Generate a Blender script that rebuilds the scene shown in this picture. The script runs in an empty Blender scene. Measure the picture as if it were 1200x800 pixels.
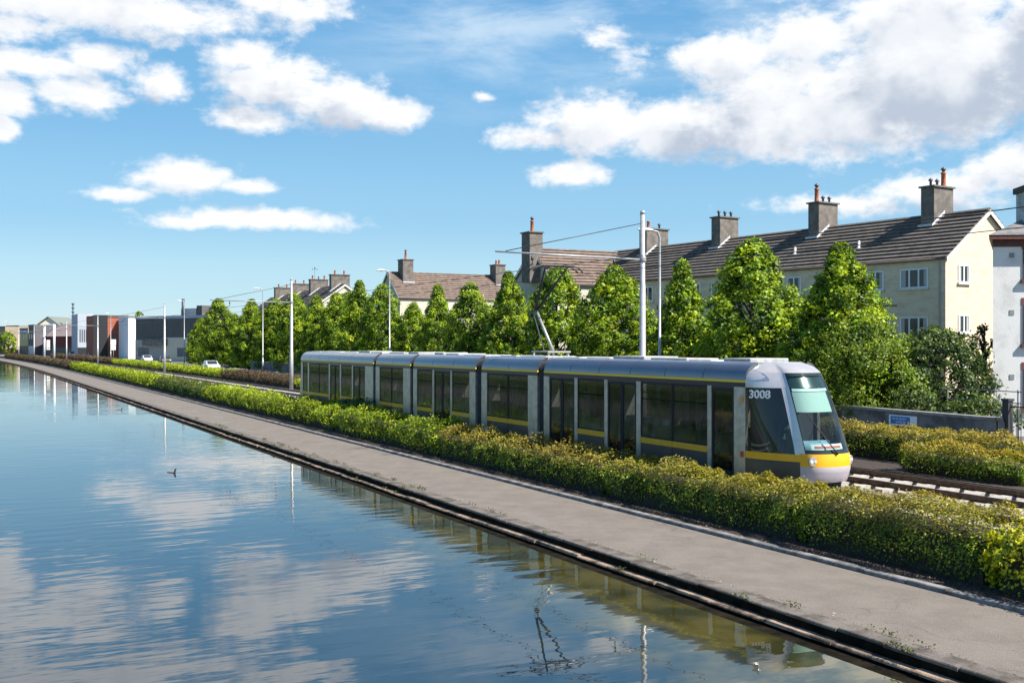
import bpy, bmesh, math, random
import numpy as np
from mathutils import Vector, Matrix
R = math.radians
S = bpy.context.scene
C = S.collection
rnd = random.Random(7)
rng = np.random.default_rng(11)

# ------------------------------------------------------------------ camera, sky, sun, exposure
F, HC, YAW = 1250.0, 3.685, math.atan(650/1250.0)
cth, sth = math.cos(YAW), math.sin(YAW)
cam = bpy.data.cameras.new('camera'); co = bpy.data.objects.new('camera', cam); C.objects.link(co)
cam.sensor_width = 36; cam.lens = F/1200*36; cam.clip_start = .1; cam.clip_end = 6000
co.location = (0, 0, HC)
co.rotation_euler = (R(90)+math.atan(2/F), 0, -YAW)
S.camera = co

SUN_AZ, SUN_EL = R(146), R(47)          # compass from +Y towards +X
w = bpy.data.worlds.new('World'); S.world = w; w.use_nodes = True
nt = w.node_tree; nt.nodes.clear()

def N(nt, typ, **kw):
    n = nt.nodes.new(typ)
    for k, v in kw.items():
        if k.startswith('i_'):
            key = k[2:]
            key = int(key) if key.isdigit() else key
            n.inputs[key].default_value = v
        else: setattr(n, k, v)
    return n
def math_n(nt, op, a, b=None, c=None, clamp=False):
    n = nt.nodes.new('ShaderNodeMath'); n.operation = op; n.use_clamp = clamp
    for i, v in enumerate((a, b, c)):
        if v is None: continue
        if isinstance(v, (int, float)): n.inputs[i].default_value = v
        else: nt.links.new(v, n.inputs[i])
    return n.outputs[0]
def mixc(nt, fac, a, b, blend='MIX'):
    n = nt.nodes.new('ShaderNodeMix'); n.data_type = 'RGBA'; n.blend_type = blend
    for i, v in ((0, fac), (6, a), (7, b)):
        if isinstance(v, (int, float)): n.inputs[i].default_value = v
        elif isinstance(v, tuple): n.inputs[i].default_value = (*v[:3], 1)
        else: nt.links.new(v, n.inputs[i])
    return n.outputs[2]

def azel(px, py):
    x = (px-600)/F; y = (402-py)/F
    d = (sth+x*cth, cth-x*sth, y)
    return math.atan2(d[0], d[1]), math.atan2(y, math.hypot(d[0], d[1]))

CL = [ # photo position of each cloud lobe -> azimuth / elevation in the sky
 (110,6,250,38,1),(330,4,90,22,.7),(20,30,120,22,.7),(30,75,90,20,.8),(115,66,60,20,.8),(92,113,66,24,1),(10,115,40,26,1),(0,148,24,18,1),
 (188,98,36,26,.9),(290,66,56,26,.9),(320,98,84,36,.9),(392,120,84,36,1.05),(446,132,56,22,1),(300,138,60,18,.8),
 (216,206,66,24,.9),(288,218,42,11,.9),(140,228,44,9,.75),
 (310,257,130,15,1),(225,260,60,9,.8),
 (625,162,50,17,.95),(700,145,84,38,1),(800,150,110,42,1.1),(900,160,105,34,1.1),(1000,130,130,62,1.1),(1120,85,190,95,1.2),(1240,60,120,120,1.2),
 (858,66,76,30,.95),(950,45,80,40,.9),(1080,10,150,50,1),(672,203,48,17,1),(900,100,110,50,.9),
 (990,238,110,15,.7),(1100,222,100,24,.9),(1190,196,70,34,.9),(715,42,44,18,.42),(738,66,30,22,.42),(566,113,14,7,.6),
 (60,-60,300,60,.9),(600,-90,260,40,.7),(1000,-70,300,60,1),(1450,60,150,70,1),(1500,-100,200,60,1),(-250,80,200,60,1),(-400,220,150,20,.8),(300,-150,200,40,.8)]
g = bpy.data.node_groups.new('cloud_field', 'ShaderNodeTree')
g.interface.new_socket('P', in_out='INPUT', socket_type='NodeSocketVector')
g.interface.new_socket('D', in_out='OUTPUT', socket_type='NodeSocketFloat')
gi = g.nodes.new('NodeGroupInput'); go = g.nodes.new('NodeGroupOutput')
acc = None
for (cx, cy, rx, ry, wt) in CL:
    a, e = azel(cx, cy)
    a1, _ = azel(cx+1, cy); _, e1 = azel(cx, cy-1)
    sa, se = 1/((a1-a)*rx*1.15), 1/((e1-e)*ry*1.15)
    m1 = g.nodes.new('ShaderNodeVectorMath'); m1.operation = 'MULTIPLY_ADD'
    g.links.new(gi.outputs[0], m1.inputs[0]); m1.inputs[1].default_value = (sa, se, 0); m1.inputs[2].default_value = (-a*sa, -e*se, 0)
    l = g.nodes.new('ShaderNodeVectorMath'); l.operation = 'LENGTH'; g.links.new(m1.outputs[0], l.inputs[0])
    v = math_n(g, 'MULTIPLY_ADD', l.outputs['Value'], -wt, wt)
    acc = v if acc is None else math_n(g, 'SMOOTH_MAX', acc, v, .12)
acc = math_n(g, 'MAXIMUM', acc, -.6)
mp = N(g, 'ShaderNodeVectorMath', operation='MULTIPLY'); mp.inputs[1].default_value = (1, 1.7, 1); g.links.new(gi.outputs[0], mp.inputs[0])
n1 = N(g, 'ShaderNodeTexNoise', noise_dimensions='2D'); n1.inputs['Scale'].default_value = 19; n1.inputs['Detail'].default_value = 9; n1.inputs['Roughness'].default_value = .58
n1.inputs['Distortion'].default_value = .25
g.links.new(mp.outputs[0], n1.inputs['Vector'])
n2 = N(g, 'ShaderNodeTexNoise', noise_dimensions='2D'); n2.inputs['Scale'].default_value = 62; n2.inputs['Detail'].default_value = 6; n2.inputs['Roughness'].default_value = .6
g.links.new(mp.outputs[0], n2.inputs['Vector'])
d1 = math_n(g, 'MULTIPLY_ADD', n1.outputs[0], 1.1, -.50)
d2 = math_n(g, 'MULTIPLY_ADD', n2.outputs[0], .60, -.30)
tot = math_n(g, 'ADD', math_n(g, 'ADD', acc, d1), d2)
g.links.new(tot, go.inputs[0])

geo = N(nt, 'ShaderNodeTexCoord')
sep = N(nt, 'ShaderNodeSeparateXYZ'); nt.links.new(geo.outputs['Generated'], sep.inputs[0])
az = math_n(nt, 'ARCTAN2', sep.outputs[0], sep.outputs[1])
el = math_n(nt, 'ARCSINE', sep.outputs[2])
comb = N(nt, 'ShaderNodeCombineXYZ'); nt.links.new(az, comb.inputs[0]); nt.links.new(el, comb.inputs[1])
gA = N(nt, 'ShaderNodeGroup'); gA.node_tree = g; nt.links.new(comb.outputs[0], gA.inputs[0])
off = N(nt, 'ShaderNodeVectorMath', operation='ADD'); off.inputs[1].default_value = (.012, .018, 0); nt.links.new(comb.outputs[0], off.inputs[0])
gB = N(nt, 'ShaderNodeGroup'); gB.node_tree = g; nt.links.new(off.outputs[0], gB.inputs[0])
def smooth(nt, v, lo, hi, tlo=0., thi=1.):
    n = nt.nodes.new('ShaderNodeMapRange'); n.interpolation_type = 'SMOOTHSTEP'
    nt.links.new(v, n.inputs[0]); n.inputs[1].default_value = lo; n.inputs[2].default_value = hi; n.inputs[3].default_value = tlo; n.inputs[4].default_value = thi
    return n.outputs[0]
dens = smooth(nt, gA.outputs[0], .02, .62)
# cirrus
mpc = N(nt, 'ShaderNodeMapping'); mpc.inputs['Rotation'].default_value = (0, 0, R(-14)); mpc.inputs['Scale'].default_value = (3.2, 12, 1)
nt.links.new(comb.outputs[0], mpc.inputs[0])
nc = N(nt, 'ShaderNodeTexNoise', noise_dimensions='2D'); nc.inputs['Scale'].default_value = 1.6; nc.inputs['Detail'].default_value = 8; nc.inputs['Roughness'].default_value = .6; nc.inputs['Distortion'].default_value=.25
nt.links.new(mpc.outputs[0], nc.inputs['Vector'])
ci = math_n(nt, 'MULTIPLY', smooth(nt, nc.outputs[0], .36, .74, 0, .62), smooth(nt, el, .16, .30))
ci = math_n(nt, 'MULTIPLY', ci, smooth(nt, az, R(14), R(26)))
sky = N(nt, 'ShaderNodeTexSky', sky_type='NISHITA', sun_disc=False, sun_elevation=SUN_EL, sun_rotation=SUN_AZ, altitude=0, air_density=1.0, dust_density=.35, ozone_density=1.6)
hs = N(nt, 'ShaderNodeHueSaturation'); hs.inputs['Hue'].default_value = .488; hs.inputs['Saturation'].default_value = 1.22; hs.inputs['Value'].default_value = 1.12
nt.links.new(sky.outputs[0], hs.inputs['Color'])
rampn = N(nt, 'ShaderNodeValToRGB'); rampn.color_ramp.interpolation = 'EASE'
nt.links.new(math_n(nt, 'MULTIPLY', el, 1/1.2, clamp=True), rampn.inputs[0])
els = rampn.color_ramp.elements
stops = [(0, (.60, .80, .90)), (.05/1.2, (.47, .74, .90)), (.12/1.2, (.31, .60, .86)), (.22/1.2, (.21, .49, .80)), (.34/1.2, (.16, .42, .76)), (.6/1.2, (.07, .23, .56)), (1, (.04, .13, .38))]
els[0].position, els[0].color = stops[0][0], (*stops[0][1], 1); els[1].position, els[1].color = stops[-1][0], (*stops[-1][1], 1)
for p_, c_ in stops[1:-1]: e_ = els.new(p_); e_.color = (*c_, 1)
grad = N(nt, 'ShaderNodeVectorMath', operation='SCALE'); grad.inputs['Scale'].default_value = 6.7; nt.links.new(rampn.outputs[0], grad.inputs[0])
skyc = mixc(nt, .86, hs.outputs[0], grad.outputs[0])
shade = smooth(nt, gB.outputs[0], .15, .95, 0, 1)
# grey patches inside the big clouds
nl = N(nt, 'ShaderNodeTexNoise', noise_dimensions='2D'); nl.inputs['Scale'].default_value = 9; nl.inputs['Detail'].default_value = 5
nt.links.new(comb.outputs[0], nl.inputs['Vector'])
shade = math_n(nt, 'MULTIPLY', shade, smooth(nt, nl.outputs[0], .38, .60, .30, 1.0))
cc = mixc(nt, shade, (6.9, 7.0, 7.15), (3.5, 4.0, 4.8))
skyc = mixc(nt, ci, skyc, (5.4, 6.3, 7.0))
skyc = mixc(nt, dens, skyc, cc)
bg = N(nt, 'ShaderNodeBackground'); bg.inputs[1].default_value = .079
nt.links.new(skyc, bg.inputs[0])
out = N(nt, 'ShaderNodeOutputWorld'); nt.links.new(bg.outputs[0], out.inputs[0])
w.cycles.sampling_method = 'MANUAL'; w.cycles.sample_map_resolution = 512

sl = bpy.data.lights.new('sun', 'SUN'); sl.energy = 5.0; sl.angle = R(.53); sl.color = (1, .95, .87)
so = bpy.data.objects.new('sun', sl); C.objects.link(so)
sd = Vector((math.sin(SUN_AZ)*math.cos(SUN_EL), math.cos(SUN_AZ)*math.cos(SUN_EL), math.sin(SUN_EL)))
so.rotation_euler = sd.to_track_quat('Z', 'Y').to_euler()
S.view_settings.view_transform = 'Standard'; S.view_settings.look = 'None'
S.view_settings.exposure = 0.93; S.view_settings.gamma = 1
S.render.engine = 'CYCLES'
S.cycles.max_bounces = 8; S.cycles.transparent_max_bounces = 16

# ------------------------------------------------------------------ helpers
def at(px, py, D):
    """photo pixel and distance along the camera axis -> world point"""
    r = (px-600)/F*D
    return Vector((D*sth+r*cth, D*cth-r*sth, HC+(402-py)/F*D))
def yat(px, X):
    """Y of the point with lateral X seen in photo column px"""
    return F*X/(cth*cth*(px+50)) - X*sth/cth
def bend(Y):
    t = max(0., (Y-150)/150.); return -3.2*t*t

def ybend(px, X):
    """as yat, for a line that follows the bend of the canal"""
    Y = yat(px, X)
    for _ in range(30): Y = .5*Y+.5*yat(px, X+bend(Y))
    return Y
def P(m): return m.node_tree.nodes['Principled BSDF']
MATS = {}
def mat(name, col, rough=.6, metal=0., var=.0, scale=8., bump=0., bscale=40., col2=None, coat=0., spec=.5, stretch=None, thr=None, detail=5.):
    if name in MATS: return MATS[name]
    m = bpy.data.materials.new(name); m.use_nodes = True; t = m.node_tree; p = P(m)
    p.inputs['Roughness'].default_value = rough; p.inputs['Metallic'].default_value = metal
    p.inputs['Specular IOR Level'].default_value = spec
    if coat: p.inputs['Coat Weight'].default_value = coat; p.inputs['Coat Roughness'].default_value = .08
    p.inputs['Base Color'].default_value = (*col, 1)
    tc = N(t, 'ShaderNodeTexCoord'); src = tc.outputs['Object']
    if stretch:
        mpn = N(t, 'ShaderNodeMapping'); mpn.inputs['Scale'].default_value = stretch; t.links.new(src, mpn.inputs[0]); src = mpn.outputs[0]
    if var or col2:
        n = N(t, 'ShaderNodeTexNoise'); n.inputs['Scale'].default_value = scale; n.inputs['Detail'].default_value = detail; n.inputs['Roughness'].default_value = .62
        t.links.new(src, n.inputs['Vector'])
        c2 = col2 if col2 else tuple(max(0, c*(1-var)) for c in col)
        lo, hi = thr if thr else (.35, .65)
        f = smooth(t, n.outputs[0], lo, hi)
        t.links.new(mixc(t, f, col if col2 else tuple(c*(1+var*.5) for c in col), c2), p.inputs['Base Color'])
        r = N(t, 'ShaderNodeMapRange'); r.inputs[3].default_value = rough*.85; r.inputs[4].default_value = min(1, rough*1.15); t.links.new(n.outputs[0], r.inputs[0]); t.links.new(r.outputs[0], p.inputs['Roughness'])
    if bump:
        nb = N(t, 'ShaderNodeTexNoise'); nb.inputs['Scale'].default_value = bscale; nb.inputs['Detail'].default_value = 4; t.links.new(src, nb.inputs['Vector'])
        b = N(t, 'ShaderNodeBump'); b.inputs['Strength'].default_value = bump; b.inputs['Distance'].default_value = .02
        t.links.new(nb.outputs[0], b.inputs['Height']); t.links.new(b.outputs[0], p.inputs['Normal'])
    MATS[name] = m; return m
def emis(name, col, s):
    m = mat(name, col, .4); P(m).inputs['Emission Color'].default_value = (*col, 1); P(m).inputs['Emission Strength'].default_value = s; return m
def glass(name, tint, transp, rough=.03, ior=1.5):
    m = bpy.data.materials.new(name); m.use_nodes = True; t = m.node_tree; t.nodes.clear()
    tr = N(t, 'ShaderNodeBsdfTransparent'); tr.inputs[0].default_value = (*tint, 1)
    dk = N(t, 'ShaderNodeBsdfDiffuse'); dk.inputs[0].default_value = (.012, .014, .016, 1)
    gl = N(t, 'ShaderNodeBsdfGlossy'); gl.inputs['Roughness'].default_value = rough
    lw = N(t, 'ShaderNodeLayerWeight'); frv = math_n(t, 'MULTIPLY_ADD', math_n(t, 'POWER', lw.outputs['Facing'], 4.0), .9, .06)
    lw.inputs[0].default_value = .5
    a = N(t, 'ShaderNodeMixShader'); a.inputs[0].default_value = 1-transp; t.links.new(tr.outputs[0], a.inputs[1]); t.links.new(dk.outputs[0], a.inputs[2])
    b = N(t, 'ShaderNodeMixShader'); t.links.new(frv, b.inputs[0]); t.links.new(a.outputs[0], b.inputs[1]); t.links.new(gl.outputs[0], b.inputs[2])
    o = N(t, 'ShaderNodeOutputMaterial'); t.links.new(b.outputs[0], o.inputs[0]); return m

class MB:
    """collects shapes into one mesh"""
    def __init__(s): s.v = []; s.f = []; s.sm = []
    def add(s, vs, fs, smooth=False):
        b = len(s.v); s.v += [tuple(v) for v in vs]; s.f += [tuple(i+b for i in f) for f in fs]; s.sm += [smooth]*len(fs); return s
    def box(s, x0, x1, y0, y1, z0, z1):
        v = [(x, y, z) for z in (z0, z1) for y in (y0, y1) for x in (x0, x1)]
        return s.add(v, [(0,2,3,1),(4,5,7,6),(0,1,5,4),(2,6,7,3),(0,4,6,2),(1,3,7,5)])
    def obox(s, o, ux, uy, a0, a1, b0, b1, z0, z1):
        """box in a rotated frame: o origin, ux / uy horizontal unit vectors"""
        v = []
        for z in (z0, z1):
            for b in (b0, b1):
                for a in (a0, a1):
                    v.append((o[0]+ux[0]*a+uy[0]*b, o[1]+ux[1]*a+uy[1]*b, z))
        return s.add(v, [(0,2,3,1),(4,5,7,6),(0,1,5,4),(2,6,7,3),(0,4,6,2),(1,3,7,5)])
    def tube(s, pts, r, n=8, cap=True):
        pts = [Vector(p) for p in pts]; rs = r if isinstance(r, (list, tuple)) else [r]*len(pts)
        vs = []; fs = []
        for i, p in enumerate(pts):
            d = (pts[min(i+1, len(pts)-1)]-pts[max(i-1, 0)]).normalized()
            up = Vector((0, 0, 1)) if abs(d.z) < .95 else Vector((1, 0, 0))
            a = d.cross(up).normalized(); b = d.cross(a)
            for k in range(n):
                t = 2*math.pi*k/n; vs.append(p+(a*math.cos(t)+b*math.sin(t))*rs[i])
        for i in range(len(pts)-1):
            for k in range(n): fs.append((i*n+k, i*n+(k+1) % n, (i+1)*n+(k+1) % n, (i+1)*n+k))
        s.add(vs, fs, True)
        if cap:
            b = len(s.v)-len(vs); s.f.append(tuple(b+k for k in range(n))[::-1]); s.f.append(tuple(b+(len(pts)-1)*n+k for k in range(n))); s.sm += [False, False]
        return s
    def grid(s, rows, smooth=True, close=False):
        n = len(rows[0]); vs = [p for r_ in rows for p in r_]; fs = []
        for i in range(len(rows)-1):
            for k in range(n-1+(1 if close else 0)):
                fs.append((i*n+k, i*n+(k+1) % n, (i+1)*n+(k+1) % n, (i+1)*n+k))
        return s.add(vs, fs, smooth)
    def prism(s, poly, axis, a0, a1):
        """poly of 2-D points extruded along axis 'x','y' or 'z'"""
        def mk(p, a): return {'x': (a, p[0], p[1]), 'y': (p[0], a, p[1]), 'z': (p[0], p[1], a)}[axis]
        n = len(poly); vs = [mk(p, a0) for p in poly]+[mk(p, a1) for p in poly]
        return s.add(vs, [tuple(range(n))[::-1], tuple(range(n, 2*n))]+[(i, (i+1) % n, n+(i+1) % n, n+i) for i in range(n)])
    def lathe(s, o, prof, n=16, axis='z'):
        rows = []
        for r_, h in prof:
            row = []
            for k in range(n):
                t = 2*math.pi*k/n; a, b = r_*math.cos(t), r_*math.sin(t)
                row.append({'z': (o[0]+a, o[1]+b, o[2]+h), 'x': (o[0]+h, o[1]+a, o[2]+b), 'y': (o[0]+a, o[1]+h, o[2]+b)}[axis])
            rows.append(row)
        s.grid(rows, True, True)
        b = len(s.v)-len(prof)*n
        s.f.append(tuple(b+k for k in range(n))[::-1]); s.f.append(tuple(b+(len(prof)-1)*n+k for k in range(n))); s.sm += [False, False]; return s
    def build(s, name, m, parent=None, loc=None, bevel=0., fix=True):
        me = bpy.data.meshes.new(name)
        o0 = Vector(loc) if loc is not None else Vector((0, 0, 0))
        me.from_pydata([Vector(v)-o0 for v in s.v], [], s.f)
        me.polygons.foreach_set('use_smooth', s.sm)
        if fix:
            bm = bmesh.new(); bm.from_mesh(me); bmesh.ops.recalc_face_normals(bm, faces=bm.faces)
            if bevel: bmesh.ops.bevel(bm, geom=[e for e in bm.edges if e.is_manifold and e.calc_face_angle(0) > .6], offset=bevel, segments=1, affect='EDGES', clamp_overlap=True)
            bm.to_mesh(me); bm.free()
        me.materials.append(m); me.update()
        o = bpy.data.objects.new(name, me); C.objects.link(o)
        o.location = o0
        if parent: o.parent = parent
        return o

def tag(o, label=None, cat=None, group=None, kind=None):
    if label: o['label'] = label
    if cat: o['category'] = cat
    if group: o['group'] = group
    if kind: o['kind'] = kind
    return o
def thing(name, label, cat, loc=(0, 0, 0), rz=0., group=None):
    o = bpy.data.objects.new(name, None); C.objects.link(o); o.location = loc; o.rotation_euler = (0, 0, rz); o.empty_display_size = .2
    return tag(o, label, cat, group)
def struct(name, mb, m, label=None): return tag(mb.build(name, m), label, None, None, 'structure')
def copy_tree(o, parent=None):
    c = o.copy(); C.objects.link(c); c.parent = parent
    for ch in list(o.children): copy_tree(ch, c)
    return c
def relabel(o, label): o['label'] = label; return o

# ------------------------------------------------------------------ foliage
def leaf_mat(name, rough=.5, trans=.28):
    m = bpy.data.materials.new(name); m.use_nodes = True; t = m.node_tree; p = P(m)
    at_ = N(t, 'ShaderNodeAttribute', attribute_name='tint')
    t.links.new(at_.outputs['Color'], p.inputs['Base Color']); p.inputs['Roughness'].default_value = rough; p.inputs['Specular IOR Level'].default_value = .35
    tl = N(t, 'ShaderNodeBsdfTranslucent')
    hsn = N(t, 'ShaderNodeHueSaturation'); hsn.inputs['Value'].default_value = 1.5; hsn.inputs['Saturation'].default_value = 1.1; hsn.inputs['Hue'].default_value = .49
    t.links.new(at_.outputs['Color'], hsn.inputs['Color']); t.links.new(hsn.outputs[0], tl.inputs[0])
    mx = N(t, 'ShaderNodeMixShader'); mx.inputs[0].default_value = trans
    t.links.new(p.outputs[0], mx.inputs[1]); t.links.new(tl.outputs[0], mx.inputs[2])
    t.links.new(mx.outputs[0], t.nodes['Material Output'].inputs[0]); return m
LEAF = leaf_mat('leaf')
def leaves(name, pos, nrm, size, col, parent=None, loc=(0, 0, 0), m=None, jitter=.9):
    """one mesh of leaf-shaped quads. pos (n,3), nrm (n,3) preferred facing, size (n,), col (n,3)"""
    n = len(pos)
    d = nrm+rng.normal(0, jitter, (n, 3)); d /= np.linalg.norm(d, axis=1)[:, None]+1e-9
    r_ = rng.normal(0, 1, (n, 3)); a = np.cross(d, r_); a /= np.linalg.norm(a, axis=1)[:, None]+1e-9
    b = np.cross(d, a)
    s_ = size[:, None]*rng.uniform(.7, 1.3, (n, 1))
    v = np.empty((n, 4, 3))
    v[:, 0] = pos-a*s_*.62; v[:, 1] = pos+b*s_*.38-d*s_*.08; v[:, 2] = pos+a*s_*.62; v[:, 3] = pos-b*s_*.38-d*s_*.08
    v = v.reshape(-1, 3).astype(np.float32)
    me = bpy.data.meshes.new(name)
    me.vertices.add(4*n); me.vertices.foreach_set('co', v.ravel())
    me.loops.add(4*n); me.loops.foreach_set('vertex_index', np.arange(4*n, dtype=np.int32))
    me.polygons.add(n); me.polygons.foreach_set('loop_start', np.arange(0, 4*n, 4, dtype=np.int32))
    me.update(calc_edges=True)
    ca = me.color_attributes.new('tint', 'FLOAT_COLOR', 'POINT')
    c4 = np.ones((n, 4, 4), np.float32); c4[:, :, :3] = np.clip(col, 0, 1)[:, None, :]
    ca.data.foreach_set('color', c4.ravel())
    me.materials.append(m or LEAF)
    o = bpy.data.objects.new(name, me); C.objects.link(o); o.location = loc
    if parent: o.parent = parent
    return o
def palette(n, cols, wts, spread=.22):
    c = np.array(cols)[rng.choice(len(cols), n, p=np.array(wts)/sum(wts))]
    return c*rng.lognormal(0, spread, (n, 1))
def vnoise(p, sc, seed=0):
    """cheap smooth pseudo-noise in [-1,1] for points (n,3)"""
    r2 = np.random.default_rng(seed+100); out_ = 0
    for i in range(5):
        k = r2.normal(0, 1, 3)*sc*(1+.45*i); out_ = out_+np.sin(p@k+r2.uniform(0, 6.28))/(1+.3*i)
    return out_/2.4

BARK = mat('bark', (.09, .07, .05), .9, var=.4, scale=14, bump=.5, bscale=30)
TWIG = mat('twigs', (.035, .032, .018), .95, var=.5, scale=20)
GREENS = [(.11, .20, .010), (.21, .31, .014), (.34, .42, .02), (.035, .08, .010)]
def tree_mesh_objs(root, H, Rr, seed, n_cl=430, per=34, leaf=.12, base=.2, prof='cone', cols=GREENS, wts=(4, 4, 3, 3), shell=.62, tk=.25, te=2.1):
    global rng
    rng = np.random.default_rng(seed); rr = random.Random(seed)
    mb = MB(); top = H*.86
    px_, py_ = rr.uniform(-.1, .1), rr.uniform(-.1, .1)
    mb.tube([(0, 0, -.1), (px_*.3, py_*.3, H*.3), (px_, py_, H*.6), (px_*.6, py_, top)], [H*.017+.04, H*.013+.02, H*.008+.01, .015], 8)
    def rad(t):
        if prof == 'cone': return Rr*(1-np.clip((t-tk)/(1.02-tk), 0, 1)**te)*(.86+.14*np.minimum(1, t*5))
        if prof == 'round': return Rr*np.sqrt(np.maximum(0.02, 1-(2*t-1)**2))
        return Rr*np.minimum(1, ((1-t)*2.2)**.6)
    z0 = H*base
    t = rng.uniform(0, 1, n_cl)**(1.0 if prof != 'cone' else 1.12)
    an = rng.uniform(0, 6.283, n_cl)
    lob = 1+.17*np.sin(an*2+t*4+seed)+.12*np.sin(an*5+t*9+seed*2)+.10*np.sin(t*22+an*2)
    fr = np.where(rng.random(n_cl) < shell, rng.uniform(.80, 1.06, n_cl), np.sqrt(rng.uniform(.05, .75, n_cl)))
    rc = rad(t)*lob*fr
    cen = np.stack([rc*np.cos(an), rc*np.sin(an), z0+t*(H-z0)], 1)
    outw = np.stack([np.cos(an), np.sin(an), np.full(n_cl, .55)], 1)
    for i in range(0, n_cl, max(1, n_cl//26)):       # limbs reaching into the crown
        c = cen[i]; zb = max(H*.12, c[2]-np.hypot(c[0], c[1])*1.3-.3)
        mb.tube([(px_*zb/H, py_*zb/H, zb), (c[0]*.55, c[1]*.55, (zb+c[2])/2+.1), tuple(c)], [.05, .03, .012], 5, False)
    mb.build('trunk', BARK, root)
    cs = rng.uniform(.16, .36, n_cl)*(Rr/1.7)**.5
    rep = np.repeat(np.arange(n_cl), per); n = len(rep)
    g_ = rng.normal(0, 1, (n, 3)); g_ /= np.linalg.norm(g_, axis=1)[:, None]
    offs = g_*(rng.uniform(.3, 1, (n, 1))**.5)*cs[rep][:, None]*np.array([1, 1, 1.15])
    pos = cen[rep]+offs
    colc = palette(n_cl, cols, wts, .18)[rep]*rng.lognormal(0, .16, (n, 1))
    tip = np.clip(offs[:, 2]/cs[rep], 0, 1)[:, None]          # fresh paler growth at the shoot ends
    colc = colc*(1-.35*tip)+np.array([.26, .34, .025])*.35*tip
    leaves('crown', pos, outw[rep]*.8+g_*.6, np.full(n, leaf), colc, root)

def tow(*A, **K):
    A = list(A); f = lambda y: (y+7.49)*1.0625-7.96
    A[2], A[3] = f(A[2]), f(A[3]); A[4] += 1.35; A[5] += .88; A[6] = -.37; A[7] -= .22
    return hedge_geo(*A, **K)
def hedge_geo(name, label, Y0, Y1, xa, xb, z0, zt, leaf, cols, wts, dens=1.25, tipcol=None, tipw=.5, group=None, cat='hedge', round_=.5, seed=1, lump=.112):
    """clipped hedge following the bend. xa/xb lateral limits"""
    global rng
    rng = np.random.default_rng(seed)
    ym = (Y0+Y1)/2
    loc = Vector(((xa+xb)/2+bend(ym), ym, z0))
    root = thing(name, label, cat, loc, 0, group)
    W, H_, L = (xb-xa)/2, zt-z0, Y1-Y0
    per = 2*H_+2*W; area = per*L+2*W*H_*2*1.2
    n = int(dens*area/(leaf*leaf*.47*1.9)*1.35)
    y = rng.uniform(Y0, Y1, n); u = rng.uniform(-1, 1, n)*(H_+W)
    endm = rng.random(n) < (2*W*H_*2)/area*.5*2
    # profile: superellipse
    th = np.pi*(u/(2*(H_+W)))          # -pi/2..pi/2, 0 is top
    ex = .55
    cx = np.sign(np.sin(th))*np.abs(np.sin(th))**ex; cz = np.abs(np.cos(th))**ex
    taper = np.minimum(1, np.minimum(y-Y0, Y1-y)/.6+.3)**.5
    k = np.where(endm, rng.uniform(0, 1, n)**.4, 1-rng.exponential(.05, n))
    y = np.where(endm, np.where(rng.random(n) < .5, Y0+rng.uniform(0, .12, n), Y1-rng.uniform(0, .12, n)), y)
    taper = np.where(endm, .9, np.maximum(taper, .8))
    p0 = np.stack([cx*W, y, cz*H_], 1)
    nz = vnoise(p0*np.array([1, 1, 1.]), 1.5, seed)*lump*1.9+vnoise(p0, 4.5, seed+3)*lump*.8+rng.normal(0, leaf*.5, n)
    px_ = cx*(W+nz*.7)*k*taper*(1-.34*np.clip(1-cz/.62, 0, 1)); pz = cz*(H_+nz)*k*taper
    keep_lo = None
    bb = np.array([bend(v) for v in y]) if Y1 > 150 else np.zeros(n)
    pos = np.stack([px_+(xa+xb)/2+bb-loc.x, y-loc.y, np.maximum(pz, .02)], 1)
    nrm = np.stack([cx, np.zeros(n), cz+.25], 1)*1.0
    nrm[endm] = np.stack([np.zeros(endm.sum()), np.sign(y[endm]-ym), np.full(endm.sum(), .3)], 1)
    col = palette(n, cols, wts, .2)*(1+.22*vnoise(p0, .9, seed+9)[:, None])
    if tipcol is not None:
        f = (np.clip((pz/H_-.55)/.35, 0, 1)*tipw*rng.uniform(.3, 1.3, n))[:, None]; f = np.clip(f, 0, .95)
        col = col*(1-f)+np.array(tipcol)*rng.lognormal(0, .25, (n, 1))*f
    leaves('foliage', pos, nrm, np.full(n, leaf), col, root, jitter=.55)
    # woody core
    rows = []; m_ = max(2, int(L/2.)+1)
    for i in range(m_+1):
        yy = Y0+.25+(L-.5)*i/m_; row = []
        for j in range(9):
            t = -math.pi/2+math.pi*j/8; s = math.copysign(abs(math.sin(t))**.6, math.sin(t))
            row.append(((xa+xb)/2+bend(yy)+s*(W-.14-lump), yy, z0+(abs(math.cos(t))**.6)*(H_-.14-lump)))
        rows.append(row)
    mb = MB(); mb.grid(rows, True); c = [rows[0], rows[-1]]
    for rw in c: mb.add(rw, [tuple(range(len(rw)))])
    o = mb.build('branches', TWIG, root, loc=None); o.data.transform(Matrix.Translation(-loc))
    return root

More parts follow.
